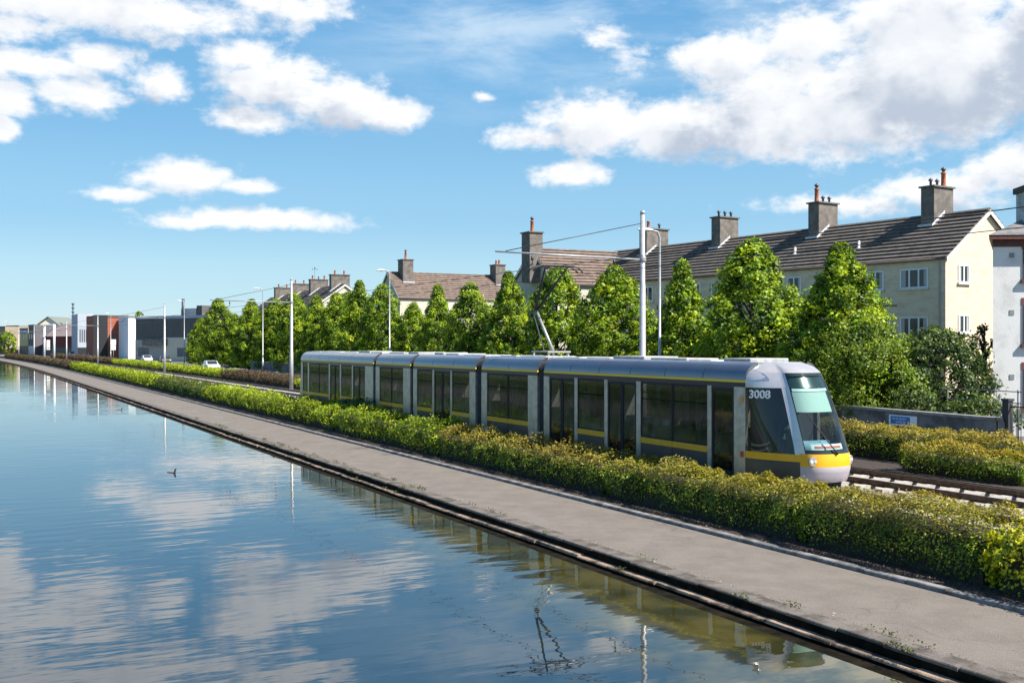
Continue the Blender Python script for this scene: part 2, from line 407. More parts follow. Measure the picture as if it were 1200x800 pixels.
# ------------------------------------------------------------------ ground, water, path, tracks
YF = 900
def strip(name, xa, xb, z, m, y0=-30., y1=YF, step=6., fn=None, thick=None, kind='structure', label=None, yend=None):
    mb = MB(); rows = []; y = y0
    ys = []
    while y < y1: ys.append(y); y += step if y < 200 else step*2.5
    ys.append(y1)
    f = fn or (lambda v: 0.)
    def cx(v): return bend(min(v, 340))-(max(0, v-340)*.085)
    if thick is None:
        for v in ys: rows.append([(xa+cx(v)+f(v), v, z), (xb+cx(v)+f(v), v, z)])
        mb.grid(rows, False)
    else:
        for v in ys:
            a, b = xa+cx(v)+f(v), xb+cx(v)+f(v); rows.append([(a, v, z-thick), (a, v, z), (b, v, z), (b, v, z-thick)])
        mb.grid(rows, False)
    o = mb.build(name, m)
    if not thick:
        for p in o.data.polygons:
            if p.normal.z < 0: o.data.flip_normals(); break
    return tag(o, label, None, None, kind)

ASPH = mat('path_tarmac', (.160, .135, .112), .9, var=.16, scale=1.6, bump=.6, bscale=70, detail=9)
t_ = ASPH.node_tree; p_ = P(ASPH)
src_ = p_.inputs['Base Color'].links[0].from_socket
tc_ = N(t_, 'ShaderNodeTexCoord'); vo = N(t_, 'ShaderNodeTexVoronoi', feature='DISTANCE_TO_EDGE'); vo.inputs['Scale'].default_value = .22; vo.inputs['Randomness'].default_value = 1
ns_ = N(t_, 'ShaderNodeTexNoise'); ns_.inputs['Scale'].default_value = 1.3; ns_.inputs['Detail'].default_value = 8; t_.links.new(tc_.outputs['Object'], ns_.inputs['Vector'])
vm = N(t_, 'ShaderNodeVectorMath', operation='MULTIPLY_ADD'); t_.links.new(ns_.outputs['Color'], vm.inputs[0]); vm.inputs[1].default_value = (1.6, 1.6, 0); t_.links.new(tc_.outputs['Object'], vm.inputs[2])
t_.links.new(vm.outputs[0], vo.inputs['Vector'])
crk = smooth(t_, vo.outputs['Distance'], .0, .006, .3, 0)
gr_ = N(t_, 'ShaderNodeTexNoise'); gr_.inputs['Scale'].default_value = 55; gr_.inputs['Detail'].default_value = 3; t_.links.new(tc_.outputs['Object'], gr_.inputs['Vector'])
c1_ = mixc(t_, smooth(t_, gr_.outputs[0], .35, .68, 0, .35), src_, (.25, .22, .19))
st_ = N(t_, 'ShaderNodeTexNoise'); st_.inputs['Scale'].default_value = .35; st_.inputs['Detail'].default_value = 9; st_.inputs['Roughness'].default_value = .7; t_.links.new(tc_.outputs['Object'], st_.inputs['Vector'])
c1_ = mixc(t_, smooth(t_, st_.outputs[0], .56, .72, 0, .45), c1_, (.085, .075, .065))
t_.links.new(mixc(t_, crk, c1_, (.03, .028, .025)), p_.inputs['Base Color'])
ROAD = mat('road_asphalt', (.10, .10, .105), .9, var=.25, scale=.8, bump=.3, bscale=90)
PAVE = mat('pavement_concrete', (.36, .35, .33), .9, var=.15, scale=2, bump=.2)
KERB = mat('kerb_granite', (.20, .195, .19), .85, var=.55, scale=3, bump=.4, bscale=50, detail=8)
COPE = mat('coping_stone', (.16, .135, .115), .85, col2=(.07, .058, .046), scale=2.2, bump=.7, bscale=18, thr=(.38, .62), detail=9)
WALLST = mat('canal_wall', (.018, .014, .009), .95, spec=.06, col2=(.005, .005, .003), scale=3.5, bump=.9, bscale=9, detail=9)  # near-black: the shade on the canal-side faces is put into the colour
LEDGE = mat('ledge_stone', (.33, .23, .155), .9, col2=(.07, .05, .035), scale=2.4, bump=.6, bscale=25, thr=(.42, .60), detail=9)
MOSS = mat('algae_line', (.34, .32, .05), .9, spec=.1, var=.5, scale=5)
SOIL = mat('planting_soil', (.042, .030, .022), .95, col2=(.10, .075, .055), scale=9, bump=1, bscale=30, thr=(.52, .72), detail=10)
BALLAST = mat('ballast', (.26, .22, .19), .95, col2=(.10, .08, .065), scale=16, bump=1, bscale=28, detail=8)
GRASS = mat('grass_ground', (.05, .085, .018), .95, var=.4, scale=1.5, bump=.6, bscale=40)
EARTH = mat('ground_sheet', (.12, .115, .10), .95, var=.3, scale=.2)

# base ground with the canal cut out
mb = MB(); mb.grid([[(11.0+(bend(min(v, 340))-max(0, v-340)*.085), v, -.9), (16.7+(bend(min(v, 340))-max(0, v-340)*.085), v, -.9), (16.8+(bend(min(v, 340))-max(0, v-340)*.085), v, -.16), (2500, v, -.16)] for v in list(range(-60, 360, 12))+[450, 600, 900, 1500, 3000]], False)
struct('ground', mb, EARTH, 'ground of the city beyond the canal')
# water
WATER = bpy.data.materials.new('water'); WATER.use_nodes = True; t = WATER.node_tree; p = P(WATER)
p.inputs['Base Color'].default_value = (.006, .018, .026, 1); p.inputs['Roughness'].default_value = .0; p.inputs['IOR'].default_value = 1.62
p.inputs['Specular IOR Level'].default_value = .85
tc = N(t, 'ShaderNodeTexCoord')
sx_ = N(t, 'ShaderNodeSeparateXYZ'); t.links.new(tc.outputs['Object'], sx_.inputs[0])   # shallow shelf olive, hedge reflection painted into it; deep middle dark blue
nb_ = N(t, 'ShaderNodeTexNoise'); nb_.inputs['Scale'].default_value = .9; nb_.inputs['Detail'].default_value = 6; t.links.new(tc.outputs['Object'], nb_.inputs['Vector'])
sh_ = smooth(t, math_n(t, 'MULTIPLY_ADD', nb_.outputs[0], 2.5, sx_.outputs[0]), 8.3, 11.0)
olive_ = mixc(t, smooth(t, nb_.outputs[0], .4, .62), (.028, .027, .006), (.075, .062, .012))
t.links.new(mixc(t, sh_, (.006, .016, .024), olive_), p.inputs['Base Color'])
mA = N(t, 'ShaderNodeMapping'); mA.inputs['Rotation'].default_value = (0, 0, YAW+R(6)); mA.inputs['Scale'].default_value = (.55, 1.9, 1); t.links.new(tc.outputs['Object'], mA.inputs[0])
wn1 = N(t, 'ShaderNodeTexNoise'); wn1.inputs['Scale'].default_value = 1.25; wn1.inputs['Detail'].default_value = 2.5; wn1.inputs['Roughness'].default_value = .42; t.links.new(mA.outputs[0], wn1.inputs['Vector'])
wn2 = N(t, 'ShaderNodeTexNoise'); wn2.inputs['Scale'].default_value = .12; wn2.inputs['Detail'].default_value = 3; t.links.new(tc.outputs['Object'], wn2.inputs['Vector'])
amp = smooth(t, wn2.outputs[0], .38, .62, .35, 1.0)
hgt = math_n(t, 'MULTIPLY', wn1.outputs[0], amp)
bp = N(t, 'ShaderNodeBump'); bp.inputs['Strength'].default_value = .26; bp.inputs['Distance'].default_value = .035
t.links.new(hgt, bp.inputs['Height']); t.links.new(bp.outputs[0], p.inputs['Normal'])
ws = [[(-60 if v > 200 else -16, v, -.71), (10.62+(bend(min(v, 340))-max(0, v-340)*.085), v, -.6)] for v in list(range(-60, 350, 10))+[400, 500, 700, 900]]
mb = MB(); mb.grid(ws, False); o = struct('water', mb, WATER, 'calm canal water reflecting the sky')
if o.data.polygons[0].normal.z < 0: o.data.flip_normals()
mb = MB(); mb.box(-400, -60.2, -60, 900, -.9, -.05).box(-60.19, -16, -60, 200, -.9, -.052); struct('far_bank', mb, GRASS, 'grassy far bank of the canal')

def stones(name, xa, xb, z, h, L, m, label, y0=-4., y1=110., seed=1, jit=.012):
    r_ = random.Random(seed); mb = MB(); y = y0
    while y < y1:
        l_ = L*r_.uniform(.75, 1.25); a, b, dz = xa+r_.uniform(-jit, jit), xb, r_.uniform(-jit*.5, jit*.5); ch = .015
        mb.add([(a, y+.006, z-h), (a, y+.006, z+dz-ch), (a+ch, y+.006, z+dz), (b, y+.006, z+dz), (b, y+.006, z-h), (a+r_.uniform(-jit, jit)*.4, y+l_, z-h), (a+r_.uniform(-jit, jit)*.4, y+l_, z+dz-ch), (a+ch, y+l_, z+dz), (b, y+l_, z+dz), (b, y+l_, z-h)],
               [(0, 1, 6, 5), (1, 2, 7, 6), (2, 3, 8, 7), (3, 4, 9, 8), (0, 4, 3, 2, 1), (5, 6, 7, 8, 9)]); y += l_+.012
    return struct(name, mb, m, label)
wob = lambda v: .03*math.sin(v*.7)+.02*math.sin(v*2.3)
strip('path', 11.55, 14.33, -.41, ASPH, step=4, fn=lambda v: 0, label='brown-grey tarmac towpath along the canal')
stones('coping', 11.2, 11.56, -.402, .05, 1.1, COPE, 'worn stone coping blocks of the canal edge', seed=3, jit=.016)
strip('coping', 11.21, 11.555, -.408, COPE, y0=110, thick=.035, label='worn stone coping of the canal edge')
stones('canal_ledge', 11.03, 11.2, -.565, .05, 1.6, LEDGE, 'rusty pale ledge stones below the coping', seed=4, jit=.025)
strip('canal_ledge', 11.03, 11.2, -.57, LEDGE, y0=110, thick=.05, fn=lambda v: .012*math.sin(v*1.7), label='rusty pale stone ledge below the coping')
strip('canal_wall_face', 11.205, 11.5, -.442, WALLST, thick=.3, label='black face below the coping, shade put into its colour')
strip('canal_wall', 10.64, 11.23, -.655, WALLST, thick=.7, label='dark wet canal wall with shade put into its colour')
strip('algae_line', 10.61, 10.64, -.685, MOSS, thick=.09, label='yellow-green algae line at the waterline')
stones('path_kerb', 14.33, 14.50, -.335, .12, .9, KERB, 'grey granite kerb stones beside the towpath', seed=5, jit=.008)
strip('path_kerb', 14.33, 14.50, -.335, KERB, y0=110, thick=.16, step=3, label='grey granite kerb between towpath and planting bed')
strip('planting_bed', 14.45, 16.6, -.36, SOIL, label='dark soil bed under the hedge', thick=.12)
strip('track_bed', 16.6, 23.9, -.07, BALLAST, thick=.4, label='brown ballast of the double tram track')
strip('planting_strip', 23.9, 27.5, -.03, SOIL, label='soil strip between track and road', thick=.12)
fw = lambda v: 5.2*max(0, min(1, (v-25)/60.))
strip('road_kerb', 27.5, 27.68, .0, KERB, thick=.16, label='kerb between the hedge strip and the road')
rb = MB(); ys = list(range(-30, 360, 6))+[450, 600, 900]
def cxx(v): return bend(min(v, 340))-(max(0, v-340)*.085)
rb.grid([[(27.6+cxx(v), v, -.12), (30.2+fw(v)+cxx(v), v, -.12)] for v in ys], False); struct('road', rb, ROAD, 'grey asphalt road beside the tram line')
rb = MB(); rb.grid([[(30.2+fw(v)+cxx(v), v, -.12), (30.2+fw(v)+cxx(v), v, .0), (31.05+fw(v)*1.06+cxx(v), v, .0)] for v in ys], False); struct('pavement', rb, PAVE, 'pale concrete pavement in front of the boundary wall')
MARK = mat('road_paint', (.75, .75, .72), .7, var=.2, scale=6)
mb = MB(); y = 60
while y < 330:
    x = 29+fw(y)*.5+bend(y); mb.add([(x, y, -.114), (x+.12, y, -.114), (x+.12, y+3, -.114), (x, y+3, -.114)], [(0, 1, 2, 3)]); y += 8
struct('road_markings', mb, MARK, 'white dashed line on the road')

# tracks : rails and sleepers are parts of the tram track
RAIL = mat('rail_steel', (.11, .075, .055), .5, metal=.6, var=.4, scale=8)
SLEEP = mat('sleeper_concrete', (.42, .39, .35), .85, var=.25, scale=5)
def track(xc, label):
    root = thing('tram_track', label, 'tram track', (xc, 20, -.07), 0, 'parallel tram tracks')
    for s in (-1, 1):
        mb = MB(); rows = []
        for v in list(range(-30, 320, 4)):
            x = xc+s*.75+bend(v); rows.append([(x-.035-xc, v-20, .07), (x-.035-xc, v-20, .23), (x+.035-xc, v-20, .23), (x+.035-xc, v-20, .07)])
        mb.grid(rows, False); mb.build('rail', RAIL, root)
        mb = MB(); rows = []
        for v in list(range(-30, 320, 4)):
            x = xc+s*.75+bend(v); rows.append([(x-.08-xc, v-20, .10), (x+.08-xc, v-20, .10)])
        mb.grid(rows, False); o = mb.build('rail_foot', RAIL, root); 
    mb = MB(); v = -6.
    while v < 140:
        x = bend(v); mb.box(-1.25+x, 1.25+x, v-20-.13, v-20+.13, -.06, .095); v += .75
    tag(mb.build('sleepers', SLEEP, root), None, None, None, 'stuff')
    return root
track(18.24, 'near tram track the silver tram runs on, beside the long hedge')
track(21.75, 'empty far tram track with pale sleepers behind the tram')

# ------------------------------------------------------------------ hedges
YG = [(.32, .40, .018), (.46, .50, .02), (.17, .26, .018), (.07, .14, .012)]
DG = [(.045, .10, .016), (.07, .14, .018), (.10, .17, .025), (.03, .06, .012)]
BG = [(.10, .18, .014), (.16, .24, .018), (.24, .29, .025), (.045, .085, .012)]
BR = [(.14, .085, .045), (.17, .11, .05), (.10, .10, .035), (.07, .055, .03)]
LY = [(.60, .54, .015), (.50, .50, .02), (.34, .40, .02), (.14, .20, .02)]
TIP = (.54, .34, .07)
Y_ = lambda px: yat(px, 14.4)
tow('golden_shrub', 'bright golden-yellow leafy shrub at the near end of the long hedge by the path', 8.3, 11.3, 13.45, 15.3, -.05, 1.08, .062, LY, (4, 4, 3, 2), group=None, cat='shrub', seed=5, lump=.16)
tow('clipped_hedge', 'rounded bronze-tipped hedge between the golden shrub and the tram cab', 11.25, 15.6, 13.62, 15.55, -.05, .98, .046, BG, (4, 4, 2, 3), tipcol=TIP, tipw=.46, group='hedges along the towpath', seed=6)
tow('clipped_hedge', 'rounded bronze-tipped green hedge in front of the tram front doors, beside the towpath', 15.5, 22.6, 13.65, 15.5, -.05, .90, .048, BG, (4, 4, 2, 3), tipcol=TIP, tipw=.46, group='hedges along the towpath', seed=7)
tow('clipped_hedge', 'rusty bronze-tipped hedge below the pantograph, next to the yellow-green hedge', 22.5, 33.2, 13.7, 15.7, -.05, .88, .055, BG, (4, 3, 3, 3), tipcol=TIP, tipw=.58, group='hedges along the towpath', seed=8)
tow('clipped_hedge', 'bright yellow-green leafy hedge before the tram middle, left of the bronze-tipped hedge', 33.0, 44.5, 13.7, 15.7, -.05, .95, .07, YG, (4, 3, 4, 3), group='hedges along the towpath', seed=9, lump=.14)
tow('leafy_shrub', 'darker green broad-leaved shrub rising behind the yellow-green hedge near the tram rear', 42.5, 48.5, 15.1, 16.5, -.05, 1.15, .09, DG, (3, 4, 3, 2), cat='shrub', seed=10, lump=.16)
tow('clipped_hedge', 'yellow-green hedge beside the towpath in front of the rear end of the tram', 44.4, 72, 13.75, 16.2, -.05, .92, .085, YG, (5, 4, 3, 2), group='hedges along the towpath', seed=11, lump=.13)
tow('clipped_hedge', 'darker green hedge stretch with brownish patches, beyond the rear of the tram beside the towpath', 71.8, 92, 13.8, 16.3, -.05, .88, .10, DG+[(.2, .25, .03)], (3, 3, 3, 2, 3), tipcol=(.2, .13, .05), tipw=.25, group='hedges along the towpath', seed=12, lump=.13)
tow('clipped_hedge', 'far bright yellow hedge stretch beside the narrowing towpath', 91.5, 165, 13.85, 16.4, -.05, .88, .14, YG, (5, 5, 3, 1), group='hedges along the towpath', seed=13, lump=.13)
tow('clipped_hedge', 'distant brown-leaved hedge at the far end of the towpath', 164, 300, 13.9, 16.4, -.05, .9, .22, BR, (4, 3, 2, 2), group='hedges along the towpath', seed=14, lump=.12)
# hedges across the tracks
FG = 'hedges between the tracks and the road'
hedge_geo('low_hedge', 'green and bronze hedge across the empty track, below the blue sign', 12.2, 20.2, 25.9, 27.2, -.05, 1.0, .055, BG+DG[:2], (3, 3, 2, 2, 2, 2), tipcol=TIP, tipw=.46, group=FG, seed=21, lump=.14)
hedge_geo('low_hedge', 'bronze-topped hedge across the tracks, partly hidden by the tram nose', 20.1, 34, 26.0, 27.2, -.05, 1.0, .06, BG, (3, 4, 3, 2), tipcol=TIP, tipw=.58, group=FG, seed=22)
hedge_geo('low_shrub', 'small rounded bronze shrub right beside the tram nose, in front of the longer hedge', 18.4, 22.4, 24.2, 25.5, -.05, .78, .055, BG, (3, 3, 3, 3), tipcol=TIP, tipw=.58, group=None, cat='shrub', seed=23)
hedge_geo('low_shrub', 'pale light-green leafy shrub with flowers by the rails at the right edge', 10.6, 13.3, 24.6, 25.6, -.05, .72, .06, [(.16, .24, .06), (.10, .18, .04), (.30, .36, .18), (.05, .09, .02)], (3, 3, 1, 3), cat='shrub', seed=24, lump=.16)
hedge_geo('low_hedge', 'hedge behind the tram windows, across the empty track', 34, 62, 25.6, 27.2, -.05, .85, .09, DG, (3, 3, 2, 2), group=FG, seed=25)
hedge_geo('low_hedge', 'yellow-green hedge behind the first catenary pole left of the tram', 62, 86, 24.3, 26.6, -.05, .80, .10, YG, (4, 4, 3, 2), group=FG, seed=26, lump=.12)
hedge_geo('low_hedge', 'reddish-brown hedge stretch across the tracks, between two yellow-green stretches', 85.8, 113, 24.3, 26.6, -.05, .85, .12, BR, (4, 3, 2, 2), group=FG, seed=27, lump=.12)
hedge_geo('low_hedge', 'long yellow-green hedge across the tracks in front of the parked cars', 112.6, 200, 24.4, 26.6, -.05, .80, .16, YG, (5, 5, 3, 1), group=FG, seed=28, lump=.12)
hedge_geo('low_hedge', 'distant brown hedge across the tracks, in front of the red-brown building', 199, 300, 24.4, 26.6, -.05, .85, .22, BR, (4, 3, 3, 2), group=FG, seed=29, lump=.12)

# ------------------------------------------------------------------ tram
TX = 18.24; TY = 39.5
SILV = mat('tram_silver', (.60, .57, .56), .28, metal=.5, var=.08, scale=2, coat=.4)
GREYP = mat('tram_grey_paint', (.075, .075, .08), .38, metal=.3, var=.12, scale=3, coat=.3)
PILL = mat('tram_pillar', (.55, .50, .45), .36, metal=.6, var=.2, scale=4)
DARKB = mat('tram_dark_strip', (.025, .022, .040), .3, coat=.3)
ROOFM = mat('tram_roof_cover', (.16, .16, .18), .17, metal=.6, var=.10, scale=1.2, coat=.6)
ROOFT = mat('tram_roof_top', (.30, .31, .33), .55, metal=.3, var=.25, scale=3)
YEL = mat('tram_yellow', (.86, .42, .008), .4, coat=.3, var=.06, scale=4)
YLINE = mat('tram_yellow_line', (.92, .60, .04), .4)
BLK = mat('black_rubber', (.015, .015, .016), .7)
BELL = mat('bellows', (.035, .037, .042), .7, var=.3, scale=6)
UNDER = mat('underframe', (.03, .03, .03), .8, var=.4, scale=6)
TG = glass('tram_window_glass', (.74, .75, .73), .74)
WG = glass('tram_windscreen_glass', (.72, .86, .84), .93)
CGL = glass('tram_cab_side_glass', (.6, .62, .6), .6)
INT = mat('tram_interior_panel', (.36, .36, .34), .7)
INTD = mat('tram_interior_dark', (.10, .10, .11), .8)
SEATM = mat('seat_fabric', (.035, .03, .07), .9, spec=.2)
POLEY = mat('grab_pole', (.80, .70, .25), .4)
WHT = mat('white_plastic', (.75, .75, .74), .5)
tram = thing('tram', 'long silver and grey five-section city tram with yellow stripes, passing behind the hedge', 'tram', (TX, TY, 0))
def tl(mb, name, m, par, **k):
    o = mb.build(name, m, par, **k); o.data.transform(Matrix.Translation((-TX, -TY, 0))); return o
HWD = 1.20
def ty(px): return yat(px, TX-HWD)
roofprof = [(1.20, 2.785), (1.195, 2.86), (1.16, 2.96), (1.10, 3.05), (1.01, 3.13), (.90, 3.19), (.80, 3.22)]
def carriage(ya, yb, feats, hidden_side=True):
    """feats: list of (kind, px0, px1) in photo columns; ya > yb (rear, front)"""
    car = tl(MB().box(TX-1.17, TX+1.17, yb, ya, .36, .42), 'carriage', INTD, tram)
    for s in (-1, 1):
        X = TX+s*HWD
        def slab(mb, y0, y1, z0, z1, out=0., th=.05):
            a, b = (X+s*out, X-s*th); mb.box(min(a, b), max(a, b), min(y0, y1), max(y0, y1), z0, z1)
        strp = MB(); line = MB()
        slab(strp, ya, yb, 2.61, 2.722, -.002); slab(line, ya, yb, 2.722, 2.782, .006)
        fe = [(k, ty(a), ty(b)) for (k, a, b) in feats]
        cur = ya
        for (k, y1, y0) in fe:
            if cur-y1 > .01: pass
            if k == 'p': pil = MB(); slab(pil, y0, y1, .34, 2.61, .012, .08); tl(pil, 'pillar', PILL, car)
            elif k == 'w':
                body = MB(); band = MB(); slab(body, y0, y1, .34, .90, 0); slab(band, y0, y1, .90, 1.055, .008, .04); tl(body, 'side_panel', GREYP, car); tl(band, 'yellow_band', YEL, car)
                wn = tl(MB().box(min(X-s*.012, X-s*.026), max(X-s*.012, X-s*.026), y0+.012, y1-.012, 1.06, 2.605), 'window', TG, car)
                fr = MB(); slab(fr, y0, y0+.03, 1.057, 2.609, -.004, .05); slab(fr, y1-.03, y1, 1.057, 2.609, -.004, .05); slab(fr, y0+.03, y1-.03, 2.55, 2.609, -.004, .05); slab(fr, y0+.03, y1-.03, 1.057, 1.10, -.004, .05)
                slab(fr, y0+.03, y1-.03, 2.12, 2.15, -.012, .03)
                tl(fr, 'frame', BLK, wn)
            elif k in 'dD':
                n = 2 if k == 'd' else 1
                for q in range(n):
                    a = y0+(y1-y0)*q/n; b = y0+(y1-y0)*(q+1)/n
                    dm = MB(); slab(dm, a+.012, a+.07, .40, 2.56, .004, .04); slab(dm, b-.07, b-.012, .40, 2.56, .004, .04); slab(dm, a+.07, b-.07, .40, .52, .004, .04); slab(dm, a+.07, b-.07, 2.49, 2.56, .004, .04)
                    d_ = tl(dm, 'door', BLK, car)
                    tl(MB().box(min(X-s*.01, X-s*.025), max(X-s*.01, X-s*.025), a+.071, b-.071, .521, 2.489), 'door_glass', TG, d_)
                lt_ = MB(); slab(lt_, y0, y1, 2.565, 2.608, -.004); tl(lt_, 'door_header', DARKB, car)
                body = MB(); slab(body, y0, y1, .305, .395, .0); tl(body, 'door_step', GREYP, car)
            cur = y0
        tl(strp, 'upper_strip', DARKB, car); tl(line, 'yellow_line', YLINE, car)
        # curved roof cover in panels with thin open joints
        npan = max(2, round((ya-yb)/1.75)); L = (ya-yb)/npan
        rc = MB()
        for q in range(npan):
            y0, y1 = yb+L*q+.012, yb+L*(q+1)-.012
            rc.grid([[(TX+s*x, y0, z) for x, z in roofprof], [(TX+s*x, y1, z) for x, z in roofprof]], True)
            rc.add([(TX+s*x, y0, z) for x, z in roofprof]+[(TX+s*.8, y0, 2.9)], [tuple(range(8))]); rc.add([(TX+s*x, y1, z) for x, z in roofprof]+[(TX+s*.8, y1, 2.9)], [tuple(range(8))])
        tl(rc, 'roof_cover', ROOFM, car)
        tl(MB().box(min(TX+s*1.14, TX+s*.8), max(TX+s*1.14, TX+s*.8), yb, ya, 2.79, 2.93), 'joint_seal', BLK, car)
        sk = MB(); slab(sk, yb, ya, .22, .30, -.06, .05); tl(sk, 'underframe_edge', UNDER, car)
    tl(MB().box(TX-.81, TX+.81, yb, ya, 2.60, 3.17), 'roof_top', ROOFT, car)
    tl(MB().box(TX-1.14, TX-.81, yb, ya, 2.63, 2.68).box(TX+.81, TX+1.14, yb, ya, 2.63, 2.68), 'ceiling', INT, car)
    eq = MB(); y = yb+.5; r_ = random.Random(int(ya*10))
    while y < ya-1.2:
        L = r_.uniform(.9, 2.0); hh = r_.choice([3.27, 3.30, 3.24]); y2 = min(y+L, ya-.3); wx = r_.uniform(.55, .72)
        eq.box(TX-wx, TX+wx, y, y2, 3.172, hh); y = y2+r_.uniform(.15, .5)
    tl(eq, 'roof_equipment', mat('roof_equipment', (.42, .42, .41), .6, metal=.2, var=.25, scale=4), car, bevel=.02)
    # underfloor, seats, grab poles
    tl(MB().box(TX-1.0, TX+1.0, yb+.3, ya-.3, .16, .36), 'underfloor', UNDER, car)
    st = MB(); gp = MB(); pnl = MB(); y = yb+.9; i = 0
    while y < ya-.8:
        for sx in (-1, 1):
            x = TX+sx*.80
            st.box(x-.33, x+.33, y-.22, y+.22, .80, .88); st.box(x-.33, x+.30, y+.18, y+.25, .88, 1.42)
            st.box(x-.1, x+.1, y-.1, y+.1, .42, .80)
        if i % 2 == 0: gp.tube([(TX+(-.35 if i % 4 else .35), y, .42), (TX+(-.35 if i % 4 else .35), y, 2.62)], .018, 6)
        if i % 3 == 1: pnl.box(TX-.95, TX-.72, y+.42, y+.45, .95, 2.2).box(TX+.5, TX+.95, y+.42, y+.45, 1.3, 2.4)  # pale panels added to give bright glimpses through the windows
        y += .95; i += 1
    tl(st, 'seat', SEATM, car, bevel=.02); tl(pnl, 'glimpse_panel', mat('glimpse_panel', (.75, .78, .74), .4), car) if pnl.v else None; tl(gp, 'grab_pole', POLEY, car)
    return car
yR = [ (352.5,437.5), (440.5,481), (484.5,557.5), (564.5,630), (637.5,873.5)]
F1 = [('p',353,355),('w',355,361),('p',361,362.5),('w',362.5,373.7),('w',374,385.5),('p',385.5,387),('d',387,398.5),('p',398.5,400),('w',400,412.5),('p',412.5,414),('d',414,428),('p',428,437.5)]
F2 = [('p',440.5,445),('w',445,458.5),('w',458.9,472.8),('p',472.8,481)]
F3 = [('p',484.5,489),('w',489,507),('p',507,509),('d',509,528),('p',528,530),('w',530,550.5),('p',550.5,557.5)]
F4 = [('p',564.5,571),('w',571,594.8),('w',595.2,619),('p',619,630)]
F5 = [('p',637.5,644),('d',644,673.5),('p',673.5,677),('w',677,708.5),('p',708.5,712.3),('d',712.3,746),('p',746,751),('w',751,787.5),('w',788,829.3),('p',829.3,834),('D',834,860.5),('p',860.5,873.5)]
cars = []
for (a, b), f in zip(yR, (F1, F2, F3, F4, F5)): cars.append(carriage(ty(a), ty(b), f))
# articulation bellows between the carriages
for i in range(4):
    y1, y0 = ty(yR[i][1]), ty(yR[i+1][0]); L = y1-y0
    rows = []; n = 9
    for q in range(n+1):
        yy = y0+L*q/n; k = .05 if q % 2 else .0
        pr = [(1.15-k, .35), (1.15-k, 2.6), (1.13-k, 2.85), (1.0-k, 3.05), (.7, 3.18-k), (0, 3.2-k)]
        pr = [(-x, z) for x, z in pr]+[(x, z) for x, z in pr[::-1][1:]]
        rows.append([(TX+x, yy, z) for x, z in pr])
    tl(MB().grid(rows, False), 'bellows', BELL, tram)
# ---- cabs
PL = [ (.30, 1.34, 1.60, .62), (.46, 1.40, 1.76, .67), (.72, 1.43, 1.87, .70), (.95, 1.42, 1.87, .70), (1.12, 1.40, 1.83, .695), (1.6, 1.22, 1.62, .675), (2.1, 1.02, 1.40, .65), (2.61, .80, 1.15, .62), (2.97, .60, .93, .59), (3.05, .50, .82, .57), (3.12, .38, .68, .54), (3.18, .22, .48, .49), (3.22, .03, .22, .42)]
def plan(z):
    for i in range(len(PL)-1):
        if PL[i][0] <= z <= PL[i+1][0]:
            t_ = (z-PL[i][0])/(PL[i+1][0]-PL[i][0]); return [PL[i][k]+(PL[i+1][k]-PL[i][k])*t_ for k in (1, 2, 3)]
    return list(PL[0 if z < PL[0][0] else -1][1:])
def cabpt(u, z, yb, sg, inset=0.):
    """u 0..1 side (near pillar to A pillar), 1..2 front to centre, mirrored to 4"""
    m_ = 1
    if u > 2: u = 4-u; m_ = -1
    a, L, hw = plan(z)
    full = 1.20 if z <= 2.7 else max(.5, 1.20-(max(0, z-2.78)/.44)**2.2*.62)
    if u <= 1:
        x = -(full+(hw-full)*u**1.45); y = -a*u
    else:
        t_ = (u-1)*math.pi/2; x = -hw*math.cos(t_); y = -(a+(L-a)*math.sin(t_))
    return (TX+m_*x*(1-inset), yb+sg*y*(1-inset), z)
